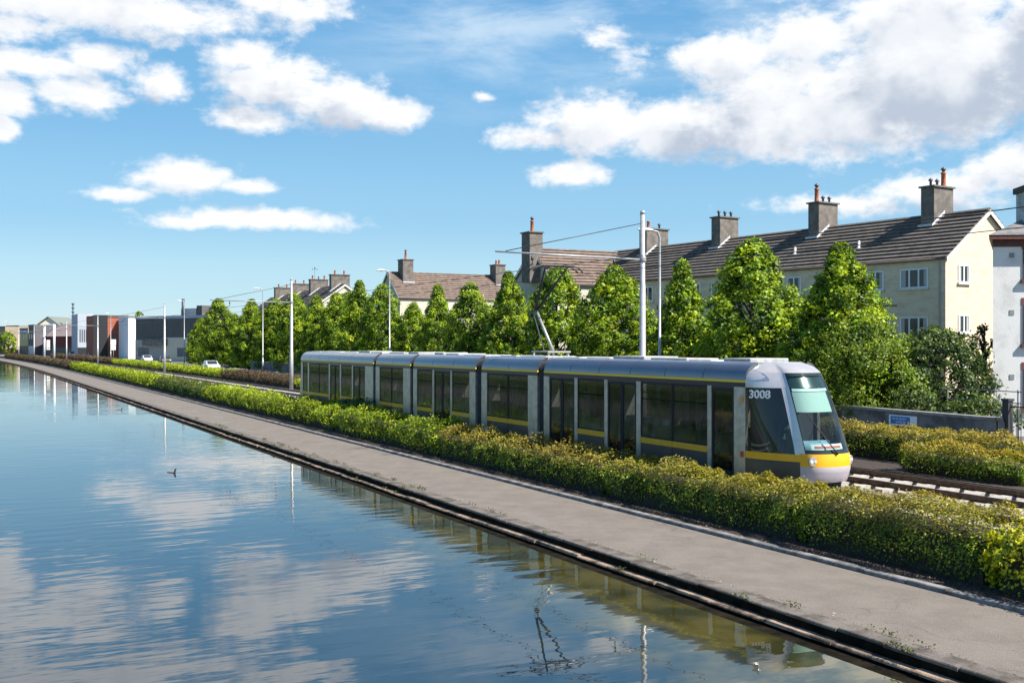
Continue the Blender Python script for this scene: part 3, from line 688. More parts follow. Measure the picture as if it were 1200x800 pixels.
def cab(yb, sg, front=True):
    """sg=+1: nose towards the camera side (-Y), yb is the joint plane"""
    par = tl(MB().box(TX-.6, TX+.6, min(yb, yb-sg*1.3), max(yb, yb-sg*1.3), .36, .42), 'cab', INTD, tram)
    def patch(mb, u0, u1, z0, z1, nu=6, nz=4, ins=0.):
        mb.grid([[cabpt(u0+(u1-u0)*i/nu, z0+(z1-z0)*j/nz, yb, sg, ins) for i in range(nu+1)] for j in range(nz+1)], True)
    sides = [(0, 1), (4, 3)]
    # lower shell: grey at the sides, pale silver bumper at the front
    for a, b in sides: mb = MB(); patch(mb, a, a+(b-a)*.97, .32, .90, 8, 4); tl(mb, 'side_panel', GREYP, par)
    mb = MB(); patch(mb, .97, 3.03, .42, .80, 24, 5); tl(mb, 'bumper', mat('bumper_paint', (.50, .45, .50), .4, coat=.3, var=.06, scale=3), par)
    mb = MB(); patch(mb, .97, 3.03, .80, 1.10, 24, 3)
    for a, b in sides: patch(mb, a+(b-a)*.0, a+(b-a)*.97, .90, 1.07, 8, 2)
    tl(mb, 'yellow_band', YEL, par)
    # side glass
    for a, b in sides:
        mb = MB(); patch(mb, a, a+(b-a)*.90, 1.07, 2.61, 8, 8); tl(mb, 'side_window', CGL, par)
    # silver frame: A pillars, roof hood
    mb = MB()
    for a, b in sides:
        patch(mb, a+(b-a)*.90, a+(b-a)*1.15, 1.07, 2.61, 3, 10); patch(mb, a, a+(b-a)*1.15, 2.61, 2.97, 10, 4)
    patch(mb, 0, 4, 2.97, 3.22, 40, 7)
    top = [cabpt(4*i/40, 3.22, yb, sg) for i in range(41)]
    mb.add(top, [tuple(range(41))])
    tl(mb, 'cab_hood', SILV, par)
    mb = MB(); patch(mb, 1.15, 2.85, 1.10, 2.97, 20, 12); tl(mb, 'windscreen', WG, par)
    mb = MB()   # black surround of the glass
    for z0, z1 in ((1.10, 1.19), (2.90, 2.97)): mb.grid([[cabpt(1.15+1.7*i/20, z, yb, sg, .004) for i in range(21)] for z in (z0, z1)], True)
    for u0, u1 in ((1.15, 1.185), (2.815, 2.85)): mb.grid([[cabpt(u, 1.19+1.71*j/10, yb, sg, .004) for u in (u0, u1)] for j in range(11)], True)
    tl(mb, 'windscreen_seal', BLK, par)
    # dark half-round quarter light in the hood
    for a, b in sides:
        mb = MB(); pts = []
        for i in range(11): 
            uu = a+(b-a)*(.06+.62*i/10); tt = i/10
            zt = 2.80+.22*math.sqrt(max(0.02, 1-tt**2.2)); p1 = Vector(cabpt(uu, 2.78, yb, sg)); p2 = Vector(cabpt(uu, zt, yb, sg)); o_ = Vector(((p1.x-TX)*.006, 0, 0)); pts.append((tuple(p1+o_), tuple(p2+o_)))
        mb.grid([[p_[0] for p_ in pts], [p_[1] for p_ in pts]], True); tl(mb, 'quarter_light', mat('quarter_glass', (.16, .20, .30), .12, spec=.8), par)
    # headlights
    for s_ in (-1, 1):
        uu = 2+s_*.62; p1 = Vector(cabpt(uu, .93, yb, sg)); c0 = Vector((TX, yb, .93)); d_ = Vector((p1.x-TX, (p1.y-yb)*.9, 0)).normalized()
        mb = MB(); mb.tube([p1-d_*.05, p1+d_*.012], [.115, .105], 16)
        hl = tl(mb, 'headlight', mat('lamp_bezel', (.55, .52, .5), .3, metal=.5), par)
        side_ = d_.cross(Vector((0, 0, 1)))
        for q in (-.045, .045): tl(MB().tube([p1+side_*q+d_*.008, p1+side_*q+d_*.022], [.038, .034], 12), 'lens', mat('lamp_lens', (.75, .60, .50), .1, spec=.9) if q < 0 else mat('clear_lens', (.85, .85, .85), .08, spec=.9), hl)
    # wiper
    p0, p1, p2 = Vector(cabpt(1.98, 1.08, yb, sg)), Vector(cabpt(1.9, 1.2, yb, sg)), Vector(cabpt(1.45, 2.0, yb, sg)); o_ = Vector((0, -sg*.05, .02))
    tl(MB().tube([p0+o_*.6, p1+o_, p2+o_*.8], [.028, .016, .01], 6), 'wiper', BLK, par)
    # dashboard, driver seat, sunblind, destination box
    dm = MB(); rows = []
    for z, k in ((1.0, .80), (1.20, .78), (1.30, .62), (1.32, .35)):
        rows.append([(TX-.60*math.cos(t_)*k/.93, yb-sg*(.95+.78*math.sin(t_)*k), z) for t_ in [math.pi*i/14 for i in range(15)]])
    dm.grid(rows, True); dm.box(TX-.55, TX+.55, yb-sg*1.0-.04, yb-sg*1.0+.04, .6, 1.34)
    tl(dm, 'dashboard', mat('dashboard', (.30, .42, .52), .6), par)
    tl(MB().box(TX-.28, TX+.24, yb-sg*.42-.25, yb-sg*.42+.25, .95, 1.05).box(TX-.26, TX+.22, yb-sg*.1-.05, yb-sg*.1+.05, 1.05, 1.75), 'driver_seat', INTD, par, bevel=.03)
    if front:
        def inner(u, z): return cabpt(u, z, yb, sg, .05)
        tl(MB().grid([[inner(1.22+1.2*i/8, z) for i in range(9)] for z in (2.05, 2.3, 2.52)], True), 'sunblind', mat('sunblind', (.46, .55, .50), .7), par)
        tl(MB().grid([[inner(1.16+1.68*i/8, z) for i in range(9)] for z in (2.62, 2.88)], True), 'destination_display', mat('display', (.03, .055, .05), .25), par)
        tl(MB().grid([[inner(1.25+1.45*i/8, z) for i in range(9)] for z in (2.535, 2.60)], True), 'display_edge', mat('display_edge', (.7, .8, .78), .5), par)
        tl(MB().grid([[inner(1.42+.95*i/8, z) for i in range(9)] for z in (1.19, 1.32)], True), 'route_card', mat('card_white', (.8, .78, .76), .6), par)
        tl(MB().grid([[cabpt(1.52+.75*i/8, z, yb, sg, .045) for i in range(9)] for z in (1.225, 1.275)], True), 'route_card_stripe', mat('card_red', (.7, .12, .08), .6), par)
        tl(MB().box(TX-1.0, TX+1.0, yb+.02, yb+.06, 1.0, 2.62), 'cab_partition', INTD, par)
    else: tl(MB().box(TX-1.1, TX+1.1, yb-.06, yb-.02, 1.0, 2.62), 'cab_partition', INTD, par)
    tl(MB().box(TX-.55, TX+.55, min(yb, yb-sg*1.4), max(yb, yb-sg*1.4), .16, .36), 'underfloor', UNDER, par)
    return par
fcab = cab(ty(873.5), 1, True)
rcab = cab(ty(352.5), -1, False)
# fleet number on the side glass of the cab
def text_mesh(body, size, m, name, parent, M4, ext=.004, bold=.0):
    cu = bpy.data.curves.new(name, 'FONT'); cu.body = body; cu.size = size; cu.extrude = ext; cu.offset = bold
    to = bpy.data.objects.new(name, cu); C.objects.link(to); bpy.context.view_layer.update()
    me = bpy.data.meshes.new_from_object(to); C.objects.unlink(to); bpy.data.objects.remove(to)
    me.transform(M4); me.materials.clear(); me.materials.append(m)
    o = bpy.data.objects.new(name, me); C.objects.link(o)
    if parent: o.parent = parent
    return o
yb = ty(873.5)
p0 = Vector(cabpt(.12, 2.36, yb, 1)); p1 = Vector(cabpt(.62, 2.36, yb, 1)); pu = Vector(cabpt(.12, 2.56, yb, 1))
ex = (p1-p0).normalized(); ez = Vector((0, 0, 1)); en = ex.cross(ez).normalized()
if en.x > 0: en = -en
M4 = Matrix(((ex.x, ez.x, en.x, 0), (ex.y, ez.y, en.y, 0), (ex.z, ez.z, en.z, 0), (0, 0, 0, 1)))
M4.translation = p0+en*.035-Vector((TX, TY, 0))
text_mesh('3008', .27, mat('fleet_white', (.85, .85, .85), .5), 'fleet_number', fcab, M4, .004, .006)
# marker lamps on the pillar behind the cab
for z, m_ in ((2.30, mat('lamp_orange', (.8, .32, .04), .3)), (.98, mat('lamp_red', (.6, .04, .02), .3))):
    y = ty(870); tl(MB().box(TX-1.235, TX-1.20, y-.05, y+.05, z-.07, z+.07), 'marker_lamp', m_, cars[4], bevel=.01)
# bogies
for px in (410, 600-55, 597, 800):
    y = ty(px); bg_ = MB(); bg_.box(TX-.95, TX+.95, y-1.1, y+1.1, .20, .34)
    b_ = tl(bg_, 'bogie', UNDER, tram)
    for dy in (-.8, .8):
        for s_ in (-1, 1): tl(MB().lathe((TX+s_*.75-.05, y+dy, .28), [(.12, 0), (.28, .01), (.28, .10), (.12, .11)], 20, 'x'), 'wheel', mat('wheel_steel', (.12, .11, .10), .5, metal=.6), b_)
# pantograph (single-arm) near the joint of the last two sections
PAN = mat('pantograph_steel', (.018, .018, .02), .6)
PANL = mat('pantograph_arm', (.40, .38, .36), .45, metal=.4)
yp = yat(643, TX)-.15
pan = tl(MB().box(TX-.45, TX+.45, yp-.6, yp-.5, 3.36, 3.42).box(TX-.45, TX+.45, yp+.5, yp+.6, 3.36, 3.42).box(TX-.45, TX-.38, yp-.5, yp+.5, 3.362, 3.418).box(TX+.38, TX+.45, yp-.5, yp+.5, 3.362, 3.418).box(TX-.42, TX-.36, yp-.55, yp-.49, 3.18, 3.36).box(TX+.36, TX+.42, yp-.55, yp-.49, 3.18, 3.36).box(TX-.42, TX-.36, yp+.49, yp+.55, 3.18, 3.36).box(TX+.36, TX+.42, yp+.49, yp+.55, 3.18, 3.36), 'pantograph', PANL, tram)
kx = (TX, yp+1.05, 4.86)
tl(MB().tube([(TX, yp-.15, 3.42), kx], [.06, .045], 10), 'lower_arm', PANL, pan)
tl(MB().tube([(TX-.12, yp+.25, 3.42), (TX-.06, yp+1.15, 4.78)], .022, 6), 'control_rod', PANL, pan)
hy = yp-.35
tl(MB().tube([(TX-.04, kx[1], 4.86), (TX-.42, hy, 6.25)], [.05, .034], 8).tube([(TX+.04, kx[1], 4.86), (TX+.42, hy, 6.25)], [.05, .034], 8).tube([(TX-.42, hy, 6.25), (TX+.42, hy, 6.25)], .022, 8).tube([(TX-.25, kx[1]-.5, 5.35), (TX+.25, kx[1]-.5, 5.35)], .015, 6), 'upper_arm', PAN, pan)
hd = MB()
for dy in (-.16, .16):
    hd.tube([(TX-.98, hy+dy, 6.12), (TX-.86, hy+dy, 6.24), (TX-.62, hy+dy, 6.33), (TX+.62, hy+dy, 6.33), (TX+.86, hy+dy, 6.24), (TX+.98, hy+dy, 6.12)], .026, 8)
for x in (-.5, .5): hd.tube([(TX+x, hy-.16, 6.33), (TX+x*.85, hy, 6.25), (TX+x, hy+.16, 6.33)], .018, 6)
tl(hd, 'collector_head', PAN, pan)

# ---- people inside the tram
SKIN = mat('skin', (.50, .32, .24), .6)
def body_mesh(joints, edges, radii, name, m, parent=None, loc=(0, 0, 0)):
    me = bpy.data.meshes.new(name); me.from_pydata(joints, edges, [])
    o = bpy.data.objects.new(name, me); C.objects.link(o)
    sk = o.modifiers.new('s', 'SKIN'); ss = o.modifiers.new('u', 'SUBSURF'); ss.levels = 1; ss.render_levels = 1
    for i, r_ in enumerate(radii):
        me.skin_vertices[0].data[i].radius = (r_, r_*.8)
    me.skin_vertices[0].data[0].use_root = True
    bpy.context.view_layer.update()
    dg = bpy.context.evaluated_depsgraph_get(); ev = o.evaluated_get(dg); m2 = bpy.data.meshes.new_from_object(ev)
    C.objects.unlink(o); bpy.data.objects.remove(o)
    for p_ in m2.polygons: p_.use_smooth = True
    m2.materials.clear(); m2.materials.append(m)
    o = bpy.data.objects.new(name, m2); C.objects.link(o); o.location = loc
    if parent: o.parent = parent
    return o
def seated(label, loc, rz, shirt, trous, hair):
    root = thing('person', label, 'person', loc, rz)     # origin at the seat top; faces -Y
    J = [(0, 0, .10), (0, .02, .28), (0, .03, .46), (0, .03, .55),
         (.17, .03, .47), (.22, -.04, .24), (.16, -.24, .14), (-.17, .03, .47), (-.22, -.04, .24), (-.16, -.24, .14),
         (.10, -.02, .07), (.12, -.42, .08), (.12, -.44, -.34), (.12, -.55, -.38), (-.10, -.02, .07), (-.12, -.42, .08), (-.12, -.44, -.34), (-.12, -.55, -.38)]
    E = [(0, 1), (1, 2), (2, 3), (2, 4), (4, 5), (5, 6), (2, 7), (7, 8), (8, 9), (0, 10), (10, 11), (11, 12), (12, 13), (0, 14), (14, 15), (15, 16), (16, 17)]
    Rd = [.15, .14, .13, .055, .065, .05, .035, .065, .05, .035, .085, .065, .045, .035, .085, .065, .045, .035]
    body_mesh(J, E, Rd, 'body', shirt, root)
    hdm = MB(); rows = []
    for i in range(9):
        t_ = math.pi*i/8; z = .115*math.cos(t_); r_ = math.sin(t_)*.082+.004
        rows.append([(r_*math.cos(k*math.pi/6), r_*1.18*math.sin(k*math.pi/6)-(.012 if z < 0 else 0), .67+z) for k in range(12)])
    hdm.grid(rows, True, True); hdm.tube([(0, -.095, .68), (0, -.12, .655)], [.012, .018], 6)
    for sx in (-1, 1): hdm.lathe((sx*.078, 0, .67), [(.012, -.008), (.022, 0), (.012, .008)], 8, 'x')
    hdm.build('head', SKIN, root)
    hm = MB(); rows = []
    for i in range(6):
        t_ = math.pi*.58*i/5; z = .125*math.cos(t_); r_ = math.sin(t_)*.094+.004
        rows.append([(r_*math.cos(k*math.pi/6), r_*1.15*math.sin(k*math.pi/6)+.018, .68+z) for k in range(12)])
    hm.grid(rows, True, True); hm.build('hair', hair, root)
    return root
HR = mat('hair_dark', (.03, .022, .018), .8); HG = mat('hair_grey', (.45, .44, .42), .8)
seated('person in a pale turquoise top seated by the window left of the pantograph', (TX-.72, ty(611), .88), 0, mat('shirt_turq', (.42, .66, .66), .8), None, HG)
seated('person in a pale grey coat seated in the window nearest the front doors', (TX-.72, ty(808), .88), 0, mat('shirt_grey', (.50, .52, .50), .8), None, HR)
seated('person in a dark red top seated behind the tram front door', (TX-.2, ty(852), .88), 0, mat('shirt_red', (.35, .07, .05), .8), None, HR)
seated('tram driver in a dark jacket with a yellow-green vest, seated in the front cab', (TX-.05, yb-.42, 1.055), 0, mat('vest', (.16, .20, .05), .8), None, HR)
seated('person in a white top seated in the rear half of the tram', (TX-.72, ty(462), .88), 0, mat('shirt_white', (.6, .6, .6), .8), None, HG)

# ------------------------------------------------------------------ overhead line poles
GALV = mat('galvanised_steel', (.44, .44, .44), .45, metal=.35, var=.15, scale=6)
GALD = mat('galvanised_arm', (.34, .35, .36), .45, metal=.4, var=.15, scale=6)
WIRE = mat('wire', (.06, .06, .065), .5, metal=.5)
def cat_pole(Y, label, arm=6.3, H=8.7, px=None):
    X = 23.3+bend(Y); r = thing('catenary_pole', label, 'pole', (X, Y, -.07), 0, 'poles carrying the tram wires')
    mb = MB(); mb.tube([(0, 0, 0), (0, 0, 3.0), (0, 0, 3.02), (0, 0, 6.0), (0, 0, 6.02), (0, 0, H)], [.155, .145, .125, .118, .10, .09], 14)
    mb.tube([(0, 0, H), (0, 0, H+.12)], [.10, .085], 14); mb.build('mast', GALV, r)
    MB().box(-.25, .25, -.25, .25, 0, .04).build('base_plate', GALD, r)
    a = MB().tube([(0, 0, 6.95), (-arm, 0, 7.02)], [.042, .03], 8); ar = a.build('arm', GALD, r)
    MB().lathe((0, 0, 6.86), [(.13, 0), (.14, .02), (.14, .20), (.13, .22)], 12).build('clamp', GALD, ar)
    MB().tube([(0, 0, H-.35), (-arm+.4, 0, 7.05)], .018, 6).build('stay_rod', WIRE, r)
    for x in (-1.55, -5.06):
        MB().tube([(x+.25, 0, 6.98), (x+.25, 0, 6.62), (x-.15, 0, 6.42)], .022, 6).tube([(x+.25, 0, 6.9), (x+.25, 0, 6.75)], .05, 8).build('registration_arm', WIRE, r)
    return r
pY = [yat(753, 23.3), yat(341.5, 23.3), yat(193.8, 23.4), ybend(114.6, 23.3), ybend(78, 23.3), ybend(40, 23.3), ybend(22, 23.3)]
pl = ['tall catenary pole standing behind the front section of the tram', 'catenary pole just left of the rear of the tram, in front of the yellow-green hedge', 'catenary pole in front of the dark grey warehouse', 'catenary pole in front of the brick building', 'catenary pole in front of the red-brown roofed building', 'distant catenary pole before the pale gabled house', 'farthest catenary pole at the end of the tracks']
for Y, l_ in zip(pY, pl): cat_pole(Y, l_)
cat_pole(pY[0]-40, 'catenary pole beside the tracks near the bridge')
def wire(name, label, x, z, ys_, sag=.12, grp=None):
    mb = MB()
    for i in range(len(ys_)-1):
        a, b = ys_[i], ys_[i+1]
        pts = [(x+bend(a+(b-a)*k/8)*1.0+(.2 if (i % 2) else -.2)*(1-2*k/8), a+(b-a)*k/8, z-sag*math.sin(math.pi*k/8)) for k in range(9)]
        mb.tube(pts, .012 if a < 100 else .018, 5, False)
    o = mb.build(name, WIRE, None, loc=(x, ys_[0], z)); return tag(o, label, 'wire', grp)
ysw = [pY[0]-40]+pY
wire('contact_wire', 'thin overhead contact wire above the near track, touching the tram pantograph', 18.24, 6.36, ysw, .05, 'overhead wires')
wire('contact_wire', 'thin overhead contact wire above the empty far track', 21.75, 6.40, ysw, .05, 'overhead wires')

# ------------------------------------------------------------------ street lamps
LAMPH = mat('lamp_head', (.72, .72, .70), .4, var=.1)
def lamp(px, X, H, label, arm=1.0):
    Y = yat(px, X); r = thing('street_lamp', label, 'street lamp', (X+bend(Y), Y, 0), 0, 'street lamps along the road')
    MB().tube([(0, 0, 0), (0, 0, 1.5), (0, 0, 1.52), (0, 0, H-.3), (-.12, 0, H), (-.5, 0, H+.05)], [.11, .11, .075, .055, .05, .045], 12).build('post', GALV, r)
    hd_ = MB(); rows = []
    for i in range(7):
        t_ = i/6; x = -.45-t_*.85; wv = .16*math.sin(math.pi*min(1, t_*.8+.2))**.6; hv = .10*math.sin(math.pi*min(1, t_*.85+.12))**.7
        rows.append([(x, wv*math.cos(k*math.pi/5), H+.07+hv*math.sin(k*math.pi/5)) for k in range(10)])
    hd_.grid(rows, True, True); hd_.add(rows[0], [tuple(range(10))]); hd_.add(rows[-1], [tuple(range(10))])
    h_ = hd_.build('lamp_head', LAMPH, r)
    MB().box(-1.2, -.65, -.1, .1, H-.015, H+.0).build('lens', mat('lamp_glass', (.5, .5, .48), .2), h_)
    return r
lamp(773, 30.9, 9.2, 'tall street lamp directly beside the front catenary pole, before the conifer-shaped trees')
lamp(456.5, 35.3, 10.3, 'street lamp in front of the house with the tall single chimney')
lamp(308, 36.2, 10.9, 'street lamp above the dense hedge trees, left of the tram')
lamp(218, 36.4, 11.2, 'street lamp beside the warehouse roof vents')
lamp(141, 35.2, 10.8, 'street lamp with small white signs, in front of the brick building')
lamp(112, 35.8, 9.3, 'distant street lamp with a green sign near the brick building')
lamp(82, 35.5, 9.3, 'distant street lamp with white sign boxes near the red-brown roof')
lamp(53, 30.5, 12.0, 'tall distant street lamp above the white portal frame')
lamp(29, 27.5, 12.5, 'tallest far street lamp near the left edge')

# ------------------------------------------------------------------ boundary wall
WST = mat('boundary_wall_stone', (.21, .20, .19), .9, col2=(.09, .085, .08), scale=1.6, bump=.6, bscale=12, thr=(.35, .65), detail=9)
WCAP = mat('wall_coping', (.25, .245, .235), .85, var=.3, scale=3, bump=.3)
wallx = lambda v: 31.05+fw(v)*1.06+bend(v)
def wallrun(y0, y1, label, zt=1.08, grp='boundary wall stretches'):
    r = thing('boundary_wall', label, 'wall', (wallx(y0), y0, 0), 0, grp)
    n = max(2, int((y1-y0)/4)); ys_ = [y0+(y1-y0)*i/n for i in range(n+1)]
    o = MB().grid([[(wallx(v), v, -.15), (wallx(v), v, zt), (wallx(v)+.28, v, zt), (wallx(v)+.28, v, -.15)] for v in ys_], False).build('masonry', WST, r); o.data.transform(Matrix.Translation((-wallx(y0), -y0, 0)))
    o = MB().grid([[(wallx(v)-.05, v, zt+.002), (wallx(v)-.05, v, zt+.10), (wallx(v)+.33, v, zt+.10), (wallx(v)+.33, v, zt+.002)] for v in ys_], False).build('coping', WCAP, r); o.data.transform(Matrix.Translation((-wallx(y0), -y0, 0)))
    return r
YG0 = yat(1176, 31.0)
wallrun(YG0, 24.3, 'low dark rendered boundary wall with a pale coping, holding the blue street sign')
wallrun(24.35, 150, 'long low grey stone boundary wall behind the far hedge and under the row of trees')
wallrun(YG0-12, YG0-4.2, 'short boundary wall stretch at the right edge past the gate')
# street sign: blue plate, illegible white lettering
Ys = yat(1051, 31.0); XS = wallx(Ys)-.06
sg_ = thing('street_sign', 'small blue street name sign with white lettering on the dark boundary wall', 'sign', (XS, Ys, .80))
MB().box(-.02, 0, -.66, .66, -.19, .19).build('plate', mat('sign_white', (.8, .82, .82), .5), sg_)
MB().box(-.026, -.02, -.34, .58, -.145, .145).build('blue_panel', mat('sign_blue', (.02, .17, .42), .5), sg_)
lt = MB(); r_ = random.Random(3)
for z, n, y0 in ((.055, 9, .50), (-.065, 6, .34)):
    y = y0
    for k in range(n):
        wv = r_.uniform(.045, .07); lt.box(-.030, -.026, y-wv, y-wv+.016, z-.035, z+.04); lt.box(-.030, -.026, y-.016, y, z-.035, z+.04) if k % 2 else lt.box(-.030, -.026, y-wv, y-wv+.04, z+.02, z+.04); y -= wv+.022
lt.build('lettering', MATS['sign_white'], sg_)
# gate and railings
IRON = mat('black_iron', (.02, .02, .022), .5, metal=.3)
gt = thing('iron_gate', 'black iron railing gate in front of the white house at the right edge', 'gate', (31.2, YG0-2, 0))
mb = MB().box(-.02, .02, -1.9, 1.9, .25, .29).box(-.02, .02, -1.9, 1.9, 1.55, 1.59)
for i in range(22): mb.tube([(0, -1.85+i*.176, .1), (0, -1.85+i*.176, 1.72)], .012, 6)
mb.build('railing', IRON, gt)
for y in (-2.0, 2.0): MB().box(-.12, .12, y-.12, y+.12, 0, 1.75).box(-.15, .15, y-.15, y+.15, 1.752, 1.83).build('gate_post', mat('dark_post', (.04, .04, .045), .7), gt)
rl = thing('wire_fence', 'thin rail fence on slim posts behind the dark boundary wall', 'fence', (33.0, 20, 0))
mb = MB()
for z in (1.55, 1.95): mb.tube([(0, -5, z-.05), (0, 8, z+.05)], .02, 6)
mb.build('rail', GALD, rl)
for y in (-5, -1.6, 1.8, 5.0, 8): MB().tube([(0, y, 0), (0, y, 2.05)], .03, 6).build('post', mat('fence_post', (.08, .08, .08), .6), rl)

# ------------------------------------------------------------------ trees behind the wall
trees = [(985, 33.4, 289, 1.9), (877, 33.6, 284, 1.95), (800, 33.8, 309, 1.75), (720, 34.4, 315, 1.85), (652, 35.2, 315, 1.8), (597, 36.2, 321, 1.65), (553, 37.2, 334, 1.75),
         (512, 38.0, 336, 1.65), (483, 38.6, 357, 1.6), (447, 38.6, 335, 1.8), (421, 38.6, 331, 1.8), (396, 38.6, 345, 1.9), (372, 38.6, 348, 1.9), (348, 38.6, 346, 2.0), (322, 38.6, 352, 2.1), (293, 38.6, 352, 2.2), (258, 38.6, 351, 2.6), (236, 38.6, 374, 2.0), (340, 40.0, 352, 2.0), (405, 40.2, 344, 2.0)]
tl_lab = ['broad tapering tree right of the tram cab, below the yellow house windows', 'tallest pointed tree, above the front doors of the tram', 'pointed bright-green tree directly right of the lamp post', 'rounded pointed tree directly left of the tall catenary pole', 'tree directly behind the raised pantograph', 'dark pointed tree just left of the pantograph', 'fourth pointed tree left of the pantograph side, below the right chimney of the middle house', 'pointed tree below the middle of the brown tiled roof', 'short tree in front of the small house window', 'pointed tree directly left of the lamp by the chimneyed house', 'slim spire-topped tree left of that lamp, right of the four-chimney row', 'tree in front of the right gable of the four-chimney row', 'tree below the third chimney of the distant row', 'tree directly right of the rear catenary pole', 'tree between the rear catenary pole and the lamp', 'broad dense tree left of the lamp above the hedge trees', 'broad leftmost large tree of the row', 'low leafy tree at the left end of the row beside the warehouse', 'tree behind the row near the rear catenary pole', 'tree behind the row before the right gable']
protos = []
for v in range(5):
    r = thing('hornbeam_tree', 'x', 'tree', (0, 0, 0)); tree_mesh_objs(r, 8.0, 1.75, 40+v*7, n_cl=720, per=40, leaf=.125, base=.03, tk=(.22, .32, .18, .38, .28)[v], te=(2.0, 2.6, 1.7, 2.2, 3.0)[v]); protos.append(r)
used = set()
for i, (px, X, top, rad_) in enumerate(trees):
    Y = yat(px, X); D = X*sth+Y*cth; H = HC+(402-top)/F*D
    v = i % 5
    r = protos[v] if v not in used else copy_tree(protos[v]); used.add(v)
    r.location = (X+bend(Y), Y, 0); k_ = rnd.uniform(1.14, 1.34); r.scale = (rad_/1.75*k_, rad_/1.75*k_*rnd.uniform(.9, 1.1), H/8.0); r.rotation_euler = (rnd.uniform(-.03, .03), rnd.uniform(-.03, .03), rnd.uniform(0, 6.28))
    r['label'] = tl_lab[i]; r['group'] = 'row of pointed trees behind the boundary wall'
for i, (px, X, H, s_) in enumerate([(930, 35, 5.6, 1.2), (838, 35.2, 5.2, 1.1), (760, 35.6, 5.0, 1.1), (686, 36.4, 5.0, 1.1), (625, 37.4, 5.3, 1.0), (575, 38.4, 5.2, 1.0), (532, 39.0, 5.4, 1.0), (497, 39.6, 5.6, 1.0), (466, 39.8, 6.2, 1.0), (434, 39.8, 6.3, 1.0), (384, 39.8, 7.0, 1.1), (360, 39.8, 7.0, 1.1), (307, 39.8, 8.0, 1.2), (276, 39.8, 8.2, 1.3)]):
    Y = yat(px, X); q = copy_tree(protos[(i*2+1) % 5]); q.location = (X+bend(Y), Y, 0); q.scale = (s_, s_, H/8.0); q.rotation_euler = (0, 0, i*1.3)
    q['label'] = 'low dark tree in the gap %s' % ['left of the broad tree by the tram cab', 'left of the tallest pointed tree', 'right of the tree left of the tall catenary pole', 'right of the tree behind the pantograph', 'left of the tree behind the pantograph', 'left of the dark pointed tree by the pantograph', 'below the right chimney of the middle brown-roofed house', 'below the middle of the tall-stacked brown-tiled roof', 'right of the lamp by the single tall chimney', 'left of the lamp by the single tall chimney', 'below the four-chimney row, right part', 'right of the rear catenary pole, below the four-chimney row', 'left of the rear catenary pole', 'left of the lamp above the long stone wall'][i]; q['group'] = 'low trees between the pointed trees'
# bright bush and dark bush at the right
r = thing('leafy_bush', 'bright yellow-green bush spilling over the wall below the broad right tree', 'bush', (33.0, yat(1005, 33.0), 0))
tree_mesh_objs(r, 4.6, 2.3, 91, 520, 44, .10, .0, 'round', cols=[(.12, .19, .02), (.17, .24, .025), (.24, .30, .03), (.05, .10, .012)], wts=(3, 4, 3, 2))
r = thing('dark_bush', 'dark evergreen bush in front of the yellow house gable', 'bush', (36.5, yat(1098, 36.5), 0))
tree_mesh_objs(r, 4.1, 2.3, 92, 480, 40, .11, .0, 'round', cols=[(.025, .055, .016), (.04, .08, .02), (.06, .10, .025)], wts=(4, 3, 1))
r = thing('leafy_bush', 'small pale-leaved bush behind the wire fence', 'bush', (33.3, yat(1072, 33.3), 0))
tree_mesh_objs(r, 2.0, .9, 93, 120, 36, .09, .0, 'round', cols=[(.07, .12, .03), (.12, .17, .06)], wts=(3, 2))
r = thing('leafy_bush', 'low green bush on the ground behind the wall, left of the gate', 'bush', (33.4, yat(1146, 33.4), 0))
tree_mesh_objs(r, 1.55, 1.3, 94, 120, 36, .09, .0, 'round', cols=[(.05, .09, .02), (.08, .13, .03)], wts=(3, 2))
r = thing('climbing_shrub', 'thin upright shrub against the yellow gable beside the white house', 'shrub', (39.5, yat(1153, 39.5), 0))
tree_mesh_objs(r, 4.6, .45, 95, 50, 26, .10, .1, 'round', cols=[(.04, .06, .02), (.08, .09, .04)], wts=(3, 2))

# ------------------------------------------------------------------ houses
TILE = mat('roof_tiles', (.15, .125, .105), .85, col2=(.075, .065, .058), scale=2.2, bump=.6, bscale=30, thr=(.35, .7), detail=9)
TILEB = mat('roof_tiles_brown', (.23, .165, .13), .85, col2=(.13, .10, .085), scale=2.0, bump=.6, bscale=30, thr=(.35, .7), detail=9)
RIDGE = mat('ridge_tiles', (.16, .14, .12), .85, var=.3, scale=4)
def pebble(name, col, dark):
    m = mat(name, col, .92, col2=dark, scale=1.3, bump=1.0, bscale=4.5, thr=(.36, .80), detail=12, stretch=(1, 1, 2.6)); return m
YW = pebble('yellow_roughcast', (.73, .60, .43), (.52, .42, .30))
WW = mat('white_render', (.72, .70, .68), .9, col2=(.52, .50, .48), scale=.9, bump=.3, bscale=14, thr=(.45, .75), detail=10)
CRM = pebble('cream_render', (.55, .52, .42), (.44, .41, .33))
UPVC = mat('upvc_white', (.80, .81, .80), .4)
SILLM = mat('window_sill', (.62, .60, .56), .7, var=.15)
PANE = mat('window_pane', (.025, .032, .036), .08, spec=.5)
CHIM = mat('chimney_render', (.19, .165, .14), .9, col2=(.11, .098, .088), scale=2.5, bump=.5, bscale=12, thr=(.35, .65), detail=8)
LEAD = mat('lead_flashing', (.60, .61, .62), .6, var=.2)
POT = mat('terracotta_pot', (.42, .13, .055), .8, var=.3, scale=10)
POTG = mat('metal_cowl', (.12, .12, .13), .5, metal=.5)
BARGE = mat('barge_board', (.70, .68, .60), .6, var=.1)
